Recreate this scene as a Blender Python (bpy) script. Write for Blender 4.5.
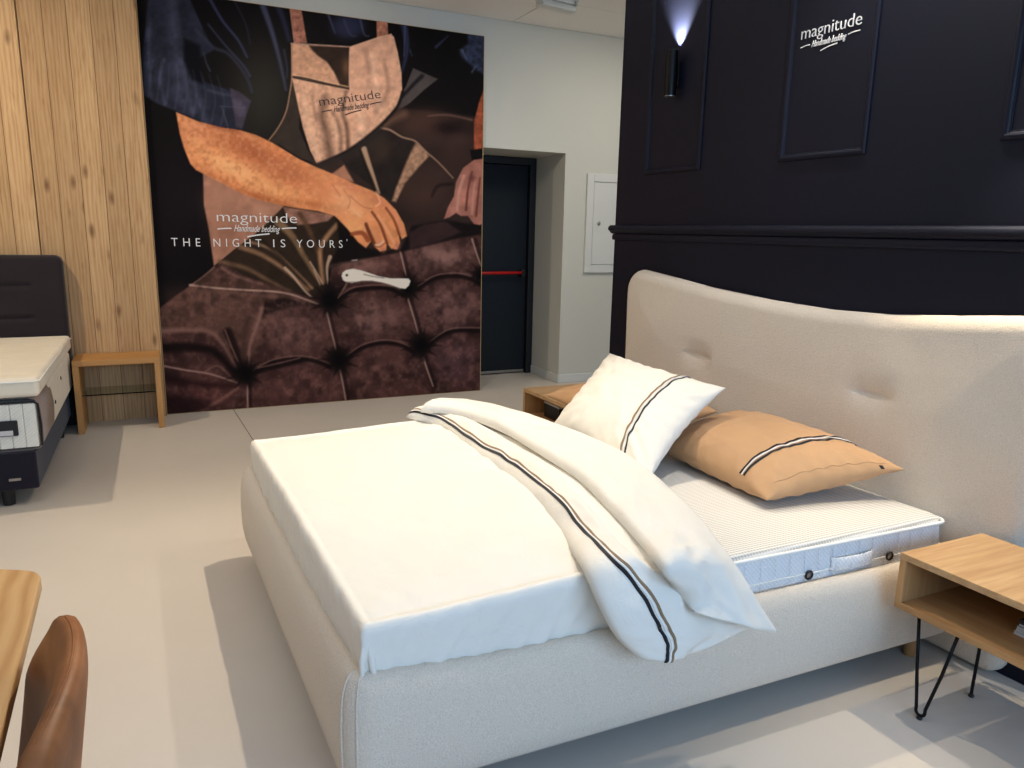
import bpy, bmesh, math, random
import numpy as np
from mathutils import Vector, Matrix, noise

for o in list(bpy.data.objects):
    bpy.data.objects.remove(o)
S = bpy.context.scene
COL = S.collection
random.seed(4)

# ------------------------------------------------------------------ camera
FPX, PITCH, ROLL, YAW, CAMH = 742.0, .2012, .0208, .4459, 1.49
_cy, _sy, _cp, _sp = math.cos(YAW), math.sin(YAW), math.cos(PITCH), math.sin(PITCH)
FW = Vector((_sy*_cp, _cy*_cp, -_sp))
_r = Vector((_cy, -_sy, 0)); _u = _r.cross(FW)
RT = _r*math.cos(ROLL) + _u*math.sin(ROLL)
UP = -_r*math.sin(ROLL) + _u*math.cos(ROLL)
CAM = Vector((0, 0, CAMH))
cd = bpy.data.cameras.new('camera'); cam = bpy.data.objects.new('camera', cd); COL.objects.link(cam)
cd.sensor_width = 36; cd.lens = FPX*36/1024; cd.clip_start = .02; cd.clip_end = 60
cam.matrix_world = Matrix(((RT.x, UP.x, -FW.x, 0), (RT.y, UP.y, -FW.y, 0), (RT.z, UP.z, -FW.z, CAMH), (0, 0, 0, 1)))
S.camera = cam

# ------------------------------------------------------------------ world, lights, exposure
w = bpy.data.worlds.new('world'); S.world = w; w.use_nodes = True
w.node_tree.nodes['Background'].inputs[0].default_value = (.62, .74, 1, 1)
w.node_tree.nodes['Background'].inputs[1].default_value = .6
S.view_settings.view_transform = 'Standard'; S.view_settings.look = 'None'
S.view_settings.gamma = 1; S.view_settings.use_curve_mapping = False
S.view_settings.exposure = -.35

def area(name, loc, target, sx, sy, power, col):
    l = bpy.data.lights.new(name, 'AREA'); l.shape = 'RECTANGLE'; l.size = sx; l.size_y = sy
    l.energy = power; l.color = col
    o = bpy.data.objects.new(name, l); COL.objects.link(o); o.location = loc
    o.rotation_euler = (Vector(target)-Vector(loc)).to_track_quat('-Z', 'Y').to_euler()
    return o

def spot(name, loc, target, power, col, deg=90, blend=.4, rad=.03):
    l = bpy.data.lights.new(name, 'SPOT'); l.energy = power; l.color = col
    l.spot_size = math.radians(deg); l.spot_blend = blend; l.shadow_soft_size = rad
    o = bpy.data.objects.new(name, l); COL.objects.link(o); o.location = loc
    o.rotation_euler = (Vector(target)-Vector(loc)).to_track_quat('-Z', 'Y').to_euler()
    return o

WARM = (1, .84, .63)
SOFTW = (1, .93, .84)
DAY = (.43, .67, 1)
spot('track_spot_bed', (1.42, 3.4, 3.2), (.30, 2.4, .3), 290, WARM, 92, .75, .022)
spot('track_spot_left', (-1.7, 4.85, 3.25), (-.6, 5.6, .6), 190, WARM, 160, 1, .03)
spot('aisle_fill_spot', (-.9, 2.6, 3.2), (-.1, 3.0, 0), 60, SOFTW, 100, .9, .03)  # added fill brightening the aisle floor, not a track lamp
spot('track_spot_poster', (1.4, 4.6, 3.2), (1.4, 6.4, 1.3), 80, SOFTW, 110, .8, .05)
spot('track_spot_right', (2.3, 2.05, 3.2), (1.9, 1.3, 0), 125, SOFTW, 120, .8, .025)
area('daylight_window', (1.6, -2.85, 2.15), (1.6, 3, .6), 5.5, 1.5, 205, DAY)
area('overhead_fill', (0.5, 2.5, 3.25), (0.5, 2.5, 0), 3, 3, 15, (1, .95, .88))  # added ambient fill from overhead; the ceiling panels give no light
area('back_wall_fill', (4.1, 4.8, 3.25), (4.1, 5.2, 0), 1.2, 1.2, 42, (1, .93, .80))  # added warm fill for the grey back wall, no lamp there

# ------------------------------------------------------------------ pixel -> point helpers (photo frame 1024x768)
def ray(px, py):
    return FW + RT*((px-512)/FPX) - UP*((py-384)/FPX)
def on_z(px, py, z):
    d = ray(px, py); return CAM + d*((z-CAMH)/d.z)
def on_y(px, py, y):
    d = ray(px, py); return CAM + d*(y/d.y)
def on_x(px, py, x):
    d = ray(px, py); return CAM + d*(x/d.x)

# ------------------------------------------------------------------ materials
def rgb(r, g, b):
    f = lambda c: (c/255/12.92) if c/255 <= .04045 else ((c/255+.055)/1.055)**2.4
    return (f(r), f(g), f(b), 1)

class Mat:
    def __init__(s, name, col, rough=.6, metal=0, spec=.5, **kw):
        s.m = bpy.data.materials.new(name); s.m.use_nodes = True
        s.t = s.m.node_tree; s.n = s.t.nodes; s.l = s.t.links
        s.b = s.n['Principled BSDF']
        s.b.inputs['Base Color'].default_value = col
        s.b.inputs['Roughness'].default_value = rough
        s.b.inputs['Metallic'].default_value = metal
        s.b.inputs['Specular IOR Level'].default_value = spec
        for k, v in kw.items(): s.b.inputs[k.replace('_', ' ')].default_value = v
        s.col = col
        s._h = None
    def node(s, typ, **kw):
        n = s.n.new(typ)
        for k, v in kw.items(): setattr(n, k, v)
        return n
    def coord(s, scale=(1, 1, 1), loc=(0, 0, 0), rot=(0, 0, 0), kind='Object'):
        tc = s.node('ShaderNodeTexCoord'); mp = s.node('ShaderNodeMapping')
        mp.inputs['Scale'].default_value = scale; mp.inputs['Location'].default_value = loc; mp.inputs['Rotation'].default_value = rot
        s.l.new(tc.outputs[kind], mp.inputs['Vector']); return mp.outputs['Vector']
    def noise(s, scale=10, detail=4, rough=.55, vec=None, dist=0):
        n = s.node('ShaderNodeTexNoise'); n.inputs['Scale'].default_value = scale
        n.inputs['Detail'].default_value = detail; n.inputs['Roughness'].default_value = rough
        n.inputs['Distortion'].default_value = dist
        s.l.new(vec if vec is not None else s.coord(), n.inputs['Vector']); return n.outputs['Fac']
    def ramp(s, fac, stops):
        r = s.node('ShaderNodeValToRGB'); cr = r.color_ramp
        while len(cr.elements) < len(stops): cr.elements.new(.5)
        for e, (p, c) in zip(cr.elements, stops): e.position = p; e.color = c
        s.l.new(fac, r.inputs['Fac']); return r.outputs['Color']
    def mix(s, fac, a, b, mode='MIX'):
        m = s.node('ShaderNodeMix', data_type='RGBA', blend_type=mode)
        for sock, v in ((m.inputs['Factor'], fac), (m.inputs['A'], a), (m.inputs['B'], b)):
            if isinstance(v, (int, float)): sock.default_value = v
            elif isinstance(v, tuple): sock.default_value = v
            else: s.l.new(v, sock)
        # named sockets of the RGBA flavour
        return m
    def mixc(s, fac, a, b, mode='MIX'):
        m = s.node('ShaderNodeMix'); m.data_type = 'RGBA'; m.blend_type = mode
        for sock, v in ((m.inputs[0], fac), (m.inputs[6], a), (m.inputs[7], b)):
            if isinstance(v, (int, float)): sock.default_value = v
            elif isinstance(v, tuple): sock.default_value = v
            else: s.l.new(v, sock)
        return m.outputs[2]
    def math(s, op, a, b=0, c=None):
        m = s.node('ShaderNodeMath', operation=op)
        for sock, v in zip(m.inputs, (a, b, c)):
            if v is None: continue
            if isinstance(v, (int, float)): sock.default_value = v
            else: s.l.new(v, sock)
        return m.outputs[0]
    def color(s, sock): s.l.new(sock, s.b.inputs['Base Color']); return s
    def rough(s, sock): s.l.new(sock, s.b.inputs['Roughness']); return s
    def bump(s, h, strength=.3, dist=.01):
        b = s.node('ShaderNodeBump'); b.inputs['Strength'].default_value = strength; b.inputs['Distance'].default_value = dist
        s.l.new(h, b.inputs['Height'])
        if s._h is not None: s.l.new(s._h, b.inputs['Normal'])
        s.l.new(b.outputs['Normal'], s.b.inputs['Normal']); s._h = b.outputs['Normal']; return s
    def vary(s, scale, amt, detail=4, vec=None):
        """gentle colour variation about the base colour"""
        f = s.noise(scale, detail, vec=vec)
        c = s.col
        s.color(s.ramp(f, [(.3, tuple(x*(1-amt) for x in c[:3])+(1,)), (.7, tuple(min(1, x*(1+amt)) for x in c[:3])+(1,))])); return s

M = {}
def fabric(name, col, rough=.9, bs=900, bd=.0008, st=.3, sheen=.2, amt=.04):
    m = Mat(name, col, rough, 0, .25); m.vary(7, amt)
    m.bump(m.noise(bs, 2), st, bd)
    m.b.inputs['Sheen Weight'].default_value = sheen
    M[name] = m.m; return m

m = fabric('boucle', rgb(226, 213, 195), .95, 330, .004, .8, .2, .05)
m.bump(m.noise(120, 3), .5, .004)
m.color(m.ramp(m.noise(300, 3, .7), [(.36, rgb(214, 200, 182)), (.5, rgb(227, 214, 196)), (.64, rgb(234, 222, 206))]))
m = fabric('sateen', rgb(234, 230, 220), .62, 1400, .0004, .12, .1, .015)
m.bump(m.noise(9, 5, .6, m.coord((1, 1, 1)), 1.2), .35, .012)
m = fabric('tan_sateen', rgb(190, 150, 110), .6, 1400, .0004, .12, .1, .04)
m.bump(m.noise(11, 5, .6, None, 1.0), .3, .01)
fabric('piping_black', rgb(22, 22, 30), .7)
fabric('piping_taupe', rgb(140, 116, 88), .7)
fabric('piping_white', rgb(240, 238, 232), .7)
fabric('taupe_fabric', rgb(150, 132, 122), .85)
m = fabric('dark_upholstery', rgb(27, 25, 37), .9, 700, .001, .4, .15, .1)
m = fabric('dark_headboard', rgb(40, 33, 38), .9, 700, .001, .4, .15, .08)
m = fabric('off_white_knit', rgb(236, 226, 205), .85)
wv = m.node('ShaderNodeTexWave', wave_type='BANDS', bands_direction='Y'); wv.inputs['Scale'].default_value = 4; wv.inputs['Distortion'].default_value = 1.2
m.l.new(m.coord(), wv.inputs['Vector']); m.bump(wv.outputs['Fac'], .4, .012)

# knitted mattress top: small chevron rows
m = Mat('knit_cover', rgb(238, 234, 226), .85, 0, .3)
wv = m.node('ShaderNodeTexWave', wave_type='BANDS', bands_direction='Y'); wv.inputs['Scale'].default_value = 26
wv.inputs['Distortion'].default_value = 0
v = m.coord(); m.l.new(v, wv.inputs['Vector'])
wx = m.node('ShaderNodeTexWave', wave_type='BANDS', bands_direction='X'); wx.inputs['Scale'].default_value = 26; m.l.new(v, wx.inputs['Vector'])
hh = m.math('ADD', m.math('MULTIPLY', wv.outputs['Fac'], .8), m.math('MULTIPLY', wx.outputs['Fac'], .4))
m.color(m.ramp(hh, [(.25, rgb(184, 180, 172)), (.75, rgb(228, 226, 221))])); m.bump(hh, .5, .003)
M['knit_cover'] = m.m

# quilted border with diagonal checks and vertical tufts
m = Mat('quilted_border', rgb(226, 229, 233), .85, 0, .3)
va = m.coord((1, 1, 1), rot=(0, math.radians(45), 0))
w1 = m.node('ShaderNodeTexWave', wave_type='BANDS', bands_direction='X'); w1.inputs['Scale'].default_value = 28; m.l.new(va, w1.inputs['Vector'])
w2 = m.node('ShaderNodeTexWave', wave_type='BANDS', bands_direction='Z'); w2.inputs['Scale'].default_value = 28; m.l.new(va, w2.inputs['Vector'])
w3 = m.node('ShaderNodeTexWave', wave_type='BANDS', bands_direction='X'); w3.inputs['Scale'].default_value = 5.2; m.l.new(m.coord(), w3.inputs['Vector'])
h = m.math('MULTIPLY', w1.outputs['Fac'], w2.outputs['Fac'])
m.bump(h, .5, .004); m.bump(m.math('POWER', w3.outputs['Fac'], .3), .6, .010)
m.color(m.ramp(h, [(0, rgb(228, 230, 232)), (.6, rgb(244, 244, 244))]))
M['quilted_border'] = m.m

m = Mat('quilted_warm', rgb(228, 226, 214), .85, 0, .3)
w1 = m.node('ShaderNodeTexWave', wave_type='BANDS', bands_direction='Z'); w1.inputs['Scale'].default_value = 22
m.l.new(m.coord(rot=(0, math.radians(40), 0)), w1.inputs['Vector']); m.bump(w1.outputs['Fac'], .3, .002)
m.color(m.ramp(w1.outputs['Fac'], [(0, rgb(222, 220, 209)), (.7, rgb(230, 228, 218))])); M['quilted_warm'] = m.m

def wood(name, light, dark, axis='X', scale=1, rough=.5, gscale=6, kind='Object'):
    m = Mat(name, light, rough, 0, .35)
    st = {'X': (.35, 5, 5), 'Y': (5, .35, 5), 'Z': (5, 5, .35)}[axis]
    v = m.coord(tuple(a*scale for a in st), kind=kind)
    n1 = m.noise(gscale, 6, .6, v, .8)
    st2 = {'X': (1, 60, 60), 'Y': (60, 1, 60), 'Z': (60, 60, 1)}[axis]
    n2 = m.noise(3, 3, .6, m.coord(st2, kind=kind))
    f = m.math('ADD', m.math('MULTIPLY', n1, .75), m.math('MULTIPLY', n2, .25))
    m.color(m.ramp(f, [(.3, dark), (.5, tuple((a+b)/2 for a, b in zip(light, dark))), (.68, light)]))
    m.bump(n2, .12, .001)
    M[name] = m.m; return m
wood('oak_top', rgb(204, 168, 124), rgb(170, 130, 88), 'X')
wood('oak_side', rgb(196, 154, 105), rgb(165, 122, 76), 'Z')
wood('oak_front', rgb(190, 148, 100), rgb(160, 116, 72), 'Y')
wood('oak_orange', rgb(196, 146, 88), rgb(172, 122, 68), 'X')
wood('oak_orange_z', rgb(198, 150, 92), rgb(172, 122, 68), 'Z')
wood('table_oak', rgb(196, 156, 108), rgb(150, 106, 62), 'Y', .7, .35, 3)
wood('leg_oak', rgb(190, 146, 98), rgb(160, 116, 72), 'Z')

m = Mat('table_oak', rgb(196, 156, 108), .38, 0, .35)
wv = m.node('ShaderNodeTexWave', wave_type='BANDS', bands_direction='X'); wv.inputs['Scale'].default_value = 11; wv.inputs['Distortion'].default_value = 9; wv.inputs['Detail'].default_value = 2.5; wv.inputs['Detail Scale'].default_value = .8
m.l.new(m.coord((1, .22, 1)), wv.inputs['Vector']); gf = m.noise(4, 4, .6, m.coord((40, 1, 40)))
m.color(m.ramp(m.math('ADD', m.math('MULTIPLY', wv.outputs['Fac'], .6), m.math('MULTIPLY', gf, .4)), [(.1, rgb(172, 128, 80)), (.4, rgb(190, 148, 98)), (.85, rgb(200, 161, 112))]))
m.bump(gf, .12, .001); M['table_oak'] = m.m

# rustic oak plank wall (planks run vertically, .147 m wide, object space = world)
m = Mat('oak_planks', rgb(205, 165, 110), .55, 0, .3)
sx = m.node('ShaderNodeSeparateXYZ'); m.l.new(m.coord(), sx.inputs[0])
X = sx.outputs['X']; Z = sx.outputs['Z']
pf = m.math('DIVIDE', m.math('ADD', X, 10.003-.0), .147)
idx = m.math('FLOOR', pf); fr = m.math('FRACT', pf)
wn = m.node('ShaderNodeTexWhiteNoise', noise_dimensions='1D'); m.l.new(idx, wn.inputs['W'])
cv = m.node('ShaderNodeCombineXYZ'); m.l.new(m.math('ADD', m.math('MULTIPLY', X, 7), m.math('MULTIPLY', idx, 3.7)), cv.inputs['X'])
m.l.new(m.math('MULTIPLY', idx, 2.3), cv.inputs['Y']); m.l.new(m.math('ADD', m.math('MULTIPLY', Z, .7), m.math('MULTIPLY', wn.outputs['Value'], 9)), cv.inputs['Z'])
g1 = m.noise(3.2, 6, .6, cv.outputs[0], 1.6)
wv = m.node('ShaderNodeTexWave', wave_type='RINGS', rings_direction='Z'); wv.inputs['Scale'].default_value = 2.2; wv.inputs['Distortion'].default_value = 7; wv.inputs['Detail'].default_value = 3
m.l.new(cv.outputs[0], wv.inputs['Vector'])
cf = m.node('ShaderNodeCombineXYZ'); m.l.new(m.math('MULTIPLY', X, 160), cf.inputs['X']); m.l.new(m.math('MULTIPLY', Z, 4), cf.inputs['Z']); m.l.new(idx, cf.inputs['Y'])
g2 = m.noise(1, 3, .6, cf.outputs[0])
f = m.math('ADD', m.math('ADD', m.math('MULTIPLY', g1, .55), m.math('MULTIPLY', wv.outputs['Fac'], .15)), m.math('MULTIPLY', g2, .3))
base = m.ramp(f, [(.3, rgb(170, 130, 88)), (.5, rgb(200, 162, 116)), (.72, rgb(216, 182, 138))])
tint = m.ramp(wn.outputs['Value'], [(0, (.80, .78, .75, 1)), (1, (1.0, 1.0, 1.0, 1))])
c = m.mixc(1.0, base, tint, 'MULTIPLY')
kv = m.node('ShaderNodeTexVoronoi'); kv.inputs['Scale'].default_value = 1
ck = m.node('ShaderNodeCombineXYZ'); m.l.new(m.math('MULTIPLY', X, 8.2), ck.inputs['X']); m.l.new(m.math('MULTIPLY', Z, 2.9), ck.inputs['Z']); m.l.new(m.math('MULTIPLY', idx, 0.37), ck.inputs['Y'])
nd = m.noise(2.5, 3, .5, ck.outputs[0])
m.l.new(ck.outputs[0], kv.inputs['Vector'])
kd = m.math('ADD', kv.outputs['Distance'], m.math('MULTIPLY', nd, .12))
kn = m.math('GREATER_THAN', m.math('FRACT', m.math('MULTIPLY', m.node('ShaderNodeTexWhiteNoise').outputs['Value'], 0)), 1)
knot = m.ramp(kd, [(.10, (1, 1, 1, 1)), (.26, (0, 0, 0, 1))])
vc = m.node('ShaderNodeSeparateColor'); m.l.new(kv.outputs['Color'], vc.inputs[0])
sel = m.math('GREATER_THAN', vc.outputs[0], .3)
knot_f = m.math('MULTIPLY', knot, sel)
c = m.mixc(m.math('MULTIPLY', knot_f, .75), c, rgb(98, 58, 28))
edge = m.math('LESS_THAN', m.math('MINIMUM', fr, m.math('SUBTRACT', 1, fr)), .014)
c = m.mixc(m.math('MULTIPLY', edge, .85), c, rgb(96, 64, 36))
m.color(c); m.bump(m.math('SUBTRACT', 1, edge), .5, .003); m.bump(g2, .15, .001)
M['oak_planks'] = m.m

m = Mat('poured_floor', rgb(202, 194, 184), .38, 0, .4); m.vary(1.2, .035, 5)
m.rough(m.math('ADD', .32, m.math('MULTIPLY', m.noise(3, 4), .16))); M['floor'] = m.m
m = Mat('wall_paint', rgb(205, 205, 197), .8, 0, .3); m.bump(m.noise(220, 2), .08, .001); M['wall_paint'] = m.m
m = Mat('ceiling_paint', rgb(243, 240, 236), .85, 0, .3); m.bump(m.noise(150, 2), .1, .001); M['ceiling'] = m.m
m = Mat('white_trim', rgb(214, 216, 214), .5); m.vary(3, .02); M['white_trim'] = m.m
m = Mat('navy_paint', rgb(17, 20, 35), .5, 0, .22); m.bump(m.noise(160, 2), .06, .001); m.vary(2, .06); M['navy'] = m.m
m = Mat('door_paint', rgb(13, 22, 31), .5, 0, .3); m.vary(3, .06); M['door'] = m.m
m = Mat('door_frame_paint', rgb(14, 17, 24), .55); m.vary(3, .06); M['door_frame'] = m.m
m = Mat('panic_red', rgb(190, 26, 30), .35); m.vary(9, .05); M['red'] = m.m
m = Mat('black_metal', rgb(14, 14, 16), .4, .6); m.bump(m.noise(500, 2), .05, .0005); M['black_metal'] = m.m
m = Mat('steel', rgb(170, 168, 165), .3, .9); m.vary(30, .06); M['steel'] = m.m
m = Mat('white_letter', rgb(232, 232, 232), .6); m.vary(20, .02); M['white_letter'] = m.m
m = Mat('dark_letter', rgb(44, 30, 36), .7); m.vary(20, .05); M['dark_letter'] = m.m
m = Mat('poster_edge', rgb(190, 160, 110), .6); m.vary(12, .05); M['poster_edge'] = m.m
m = Mat('black_plastic', rgb(18, 18, 20), .5); m.vary(12, .08); M['black_plastic'] = m.m
m = Mat('paper', rgb(200, 200, 200), .8); m.bump(m.noise(300, 2), .1, .001); M['paper'] = m.m
m = Mat('paper_dark', rgb(40, 40, 46), .6); m.vary(5, .1); M['paper_dark'] = m.m
m = Mat('glass', (.75, .86, .82, 1), .03, 0, .5); m.b.inputs['Transmission Weight'].default_value = 1; m.b.inputs['IOR'].default_value = 1.15; M['glass'] = m.m
m = Mat('frosted_plastic', rgb(225, 228, 225), .3, 0, .5); m.b.inputs['Transmission Weight'].default_value = .35; m.vary(20, .02); M['frosted'] = m.m
m = Mat('leather', rgb(132, 84, 52), .5, 0, .4)
f = m.noise(5, 5, .6, None, .5); m.color(m.ramp(f, [(.3, rgb(100, 58, 28)), (.55, rgb(144, 90, 50)), (.75, rgb(170, 116, 72))])); m.bump(m.noise(260, 3), .2, .001); M['leather'] = m.m
m = Mat('lamp_disc', rgb(255, 255, 255), .5); m.b.inputs['Emission Color'].default_value = (.85, .92, 1, 1); m.b.inputs['Emission Strength'].default_value = 12; M['lamp_disc'] = m.m

# ------------------------------------------------------------------ mesh helpers
def link(name, me, mat, parent=None, smooth=False):
    o = bpy.data.objects.new(name, me); COL.objects.link(o)
    if mat is not None and not me.materials: me.materials.append(M[mat] if isinstance(mat, str) else mat)
    if smooth:
        for p in me.polygons: p.use_smooth = True
    if parent is not None: o.parent = parent
    return o
def obj(name, bm, mat, parent=None, smooth=False, bevel=0, seg=2, origin=None):
    me = bpy.data.meshes.new(name)
    bmesh.ops.recalc_face_normals(bm, faces=bm.faces)
    bm.to_mesh(me); bm.free()
    o = link(name, me, mat, parent, smooth)
    if parent is not None and parent.type == 'EMPTY':
        me.transform(Matrix.Translation(-parent.matrix_basis.translation))
    elif parent is not None:
        p = parent; off = Vector()
        while p is not None: off += p.location; p = p.parent
        me.transform(Matrix.Translation(-off))
    if bevel:
        b = o.modifiers.new('bevel', 'BEVEL'); b.width = bevel; b.segments = seg; b.limit_method = 'ANGLE'; b.angle_limit = math.radians(50)
        for p in me.polygons: p.use_smooth = True
        wn_ = o.modifiers.new('wn', 'WEIGHTED_NORMAL'); wn_.keep_sharp = True
    return o
def tag(o, label=None, cat=None, group=None, kind=None):
    for k, v in (('label', label), ('category', cat), ('group', group), ('kind', kind)):
        if v: o[k] = v
    return o
def thing(name, label, cat, loc=(0, 0, 0), group=None):
    o = bpy.data.objects.new(name, None); COL.objects.link(o); o.location = loc; o.empty_display_size = .1
    return tag(o, label, cat, group)
def struct(name, bm, mat, **kw):
    o = obj(name, bm, mat, **kw); o['kind'] = 'structure'; return o
def box(bm, x0, x1, y0, y1, z0, z1, fn=None):
    vs = []
    for z in (z0, z1):
        for (x, y) in ((x0, y0), (x1, y0), (x1, y1), (x0, y1)):
            p = Vector((x, y, z)); vs.append(bm.verts.new(fn(p) if fn else p))
    for f in ((0, 1, 2, 3), (4, 5, 6, 7), (0, 1, 5, 4), (1, 2, 6, 5), (2, 3, 7, 6), (3, 0, 4, 7)):
        bm.faces.new([vs[i] for i in f])
    return bm
def newbox(*a, fn=None): return box(bmesh.new(), *a, fn=fn)
def prism(bm, pts, vec):
    """extrude polygon pts (3-D) by vec"""
    a = [bm.verts.new(Vector(p)) for p in pts]; b = [bm.verts.new(Vector(p)+Vector(vec)) for p in pts]
    n = len(pts)
    bm.faces.new(a); bm.faces.new(b)
    for i in range(n): bm.faces.new((a[i], a[(i+1) % n], b[(i+1) % n], b[i]))
    return bm
def tube(bm, pts, r, seg=10, caps=True, closed=False):
    pts = [Vector(p) for p in pts]; n = len(pts); rings = []
    rr = r if isinstance(r, (list, tuple)) else [r]*n
    prev = None
    for i, p in enumerate(pts):
        t = (pts[(i+1) % n] - pts[i-1]) if closed else (pts[min(i+1, n-1)] - pts[max(i-1, 0)])
        t.normalize()
        if prev is None:
            a = Vector((0, 0, 1)) if abs(t.z) < .9 else Vector((1, 0, 0)); u = t.cross(a).normalized()
        else: u = (prev - t*prev.dot(t)).normalized()
        prev = u; v = t.cross(u)
        rings.append([bm.verts.new(p + (u*math.cos(2*math.pi*k/seg) + v*math.sin(2*math.pi*k/seg))*rr[i]) for k in range(seg)])
    m = n if closed else n-1
    for i in range(m):
        A, B = rings[i], rings[(i+1) % n]
        for k in range(seg): bm.faces.new((A[k], A[(k+1) % seg], B[(k+1) % seg], B[k]))
    if caps and not closed:
        bm.faces.new(rings[0]); bm.faces.new(rings[-1])
    return bm
def ribbon(bm, pts, nrm, wid, thick=.0012):
    """flat strip along pts; nrm = list of surface normals, wid = half width"""
    pts = [Vector(p) for p in pts]; n = len(pts); rows = []
    for i, p in enumerate(pts):
        t = (pts[min(i+1, n-1)] - pts[max(i-1, 0)]).normalized(); N = Vector(nrm[i]).normalized(); s = t.cross(N).normalized()
        rows.append([bm.verts.new(p - s*wid), bm.verts.new(p - s*wid*.6 + N*thick), bm.verts.new(p + s*wid*.6 + N*thick), bm.verts.new(p + s*wid)])
    for i in range(n-1):
        for k in range(3): bm.faces.new((rows[i][k], rows[i][k+1], rows[i+1][k+1], rows[i+1][k]))
    return bm
def surf(bm, rows, closeu=False, capends=False):
    """grid of points -> faces; rows list of lists. closeu closes each row into a ring"""
    V = [[bm.verts.new(Vector(p)) for p in r] for r in rows]
    m = len(V[0])
    for i in range(len(V)-1):
        for k in range(m if closeu else m-1):
            bm.faces.new((V[i][k], V[i][(k+1) % m], V[i+1][(k+1) % m], V[i+1][k]))
    if capends: bm.faces.new(V[0]); bm.faces.new(V[-1])
    return V
def lathe(bm, prof, c, axis='z', seg=24, frame=None):
    """prof list of (r, h); c centre; frame = (u, v, n) vectors"""
    u, v, n = frame or (Vector((1, 0, 0)), Vector((0, 1, 0)), Vector((0, 0, 1)))
    rows = [[Vector(c) + (u*math.cos(2*math.pi*k/seg) + v*math.sin(2*math.pi*k/seg))*r + n*h for k in range(seg)] for r, h in prof]
    surf(bm, rows, True, True); return bm
def interp(pts, s):
    """piecewise Catmull-Rom through equally spaced points, s in 0..1"""
    n = len(pts)-1; x = min(max(s, 0), 1)*n; i = min(int(x), n-1); f = x-i
    P = [Vector(pts[max(0, min(n, j))]) for j in (i-1, i, i+1, i+2)]
    return .5*((2*P[1]) + (P[2]-P[0])*f + (2*P[0]-5*P[1]+4*P[2]-P[3])*f*f + (3*P[1]-P[0]-3*P[2]+P[3])*f**3)
def sstep(a, b, x):
    t = min(max((x-a)/(b-a), 0), 1); return t*t*(3-2*t)
def nz(x, y, z=0): return noise.noise(Vector((x, y, z)))

def text_obj(name, body, size, mapfn, mat, parent=None, shear=0, sx=1, bold=0, spacing=1, ext=.0015):
    """lettering: flat glyphs mapped by mapfn(x, y, h) -> point"""
    c = bpy.data.curves.new(name, 'FONT'); c.body = body; c.size = size; c.shear = shear; c.extrude = ext
    c.offset = bold; c.space_character = spacing; c.resolution_u = 3
    t = bpy.data.objects.new(name, c); COL.objects.link(t)
    dg = bpy.context.evaluated_depsgraph_get(); me = bpy.data.meshes.new_from_object(t.evaluated_get(dg))
    bpy.data.objects.remove(t)
    xs = [v.co.x for v in me.vertices]; x0, x1 = min(xs), max(xs)
    for v in me.vertices: v.co = mapfn((v.co.x-x0)/(x1-x0), v.co.y/size, v.co.z+ext)
    me.materials.clear()
    o = link(name, me, mat)
    if parent is not None:
        o.parent = parent; p = parent; off = Vector()
        while p is not None: off += p.location; p = p.parent
        me.transform(Matrix.Translation(-off))
    return o
def at(loc, bm=None):
    return Vector(loc)

# ================================================================== SETTING
WX0, WX1, WY0, WY1, CH = -4.2, 7.4, -3.0, 6.48, 3.34
bm = newbox(WX0, WX1, WY0, 8.2, -.08, 0)
struct('floor', bm, 'floor')
# fine joint in the poured floor
for i, (a, b) in enumerate((((.5, 6.42), (.56, -2.9)),)):
    bm = bmesh.new(); box(bm, a[0]-.002, a[0]+.002, b[1], a[1], .0002, .001, fn=lambda p: Vector((p.x+(6.4-p.y)*.042, p.y, p.z)))
    struct('trim_1', bm, 'paper_dark')
# ceiling with suspended panels and joints
bm = bmesh.new()
xs = [3.03-1.2*k for k in range(6, 0, -1)] + [3.03+1.2*k for k in range(0, 4)]
ys = [5.79-.6*k for k in range(14, 0, -1)] + [5.79]
xe = [WX0] + [x for x in xs if WX0 < x < WX1] + [WX1]; ye = [WY0] + [y for y in ys if y > WY0] + [WY1]
g = .004
for i in range(len(xe)-1):
    for j in range(len(ye)-1):
        box(bm, xe[i]+g, xe[i+1]-g, ye[j]+g, ye[j+1]-g, CH, CH+.02)
box(bm, WX0, WX1, WY0, 8.2, CH+.012, CH+.05)
struct('ceiling', bm, 'ceiling')
# back wall with the door recess
NX1, NX0, NZ = 3.617, 2.35, 2.245
bm = bmesh.new()
box(bm, -1.6, NX0, WY1, WY1+.75, 0, CH); box(bm, NX1, WX1, WY1, WY1+.75, 0, CH); box(bm, NX0, NX1, WY1, WY1+.75, NZ, CH)
box(bm, NX0, NX1, 7.2, 7.3, 0, NZ)
struct('wall_back', bm, 'wall_paint')
bm = bmesh.new(); box(bm, NX1, WX1, WY1-.014, WY1-.0005, 0.0005, .085); box(bm, NX1-.012, NX1-.0005, WY1-.014, 7.12, 0.0005, .085)
struct('baseboard_back', bm, 'white_trim', bevel=.004)
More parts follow.
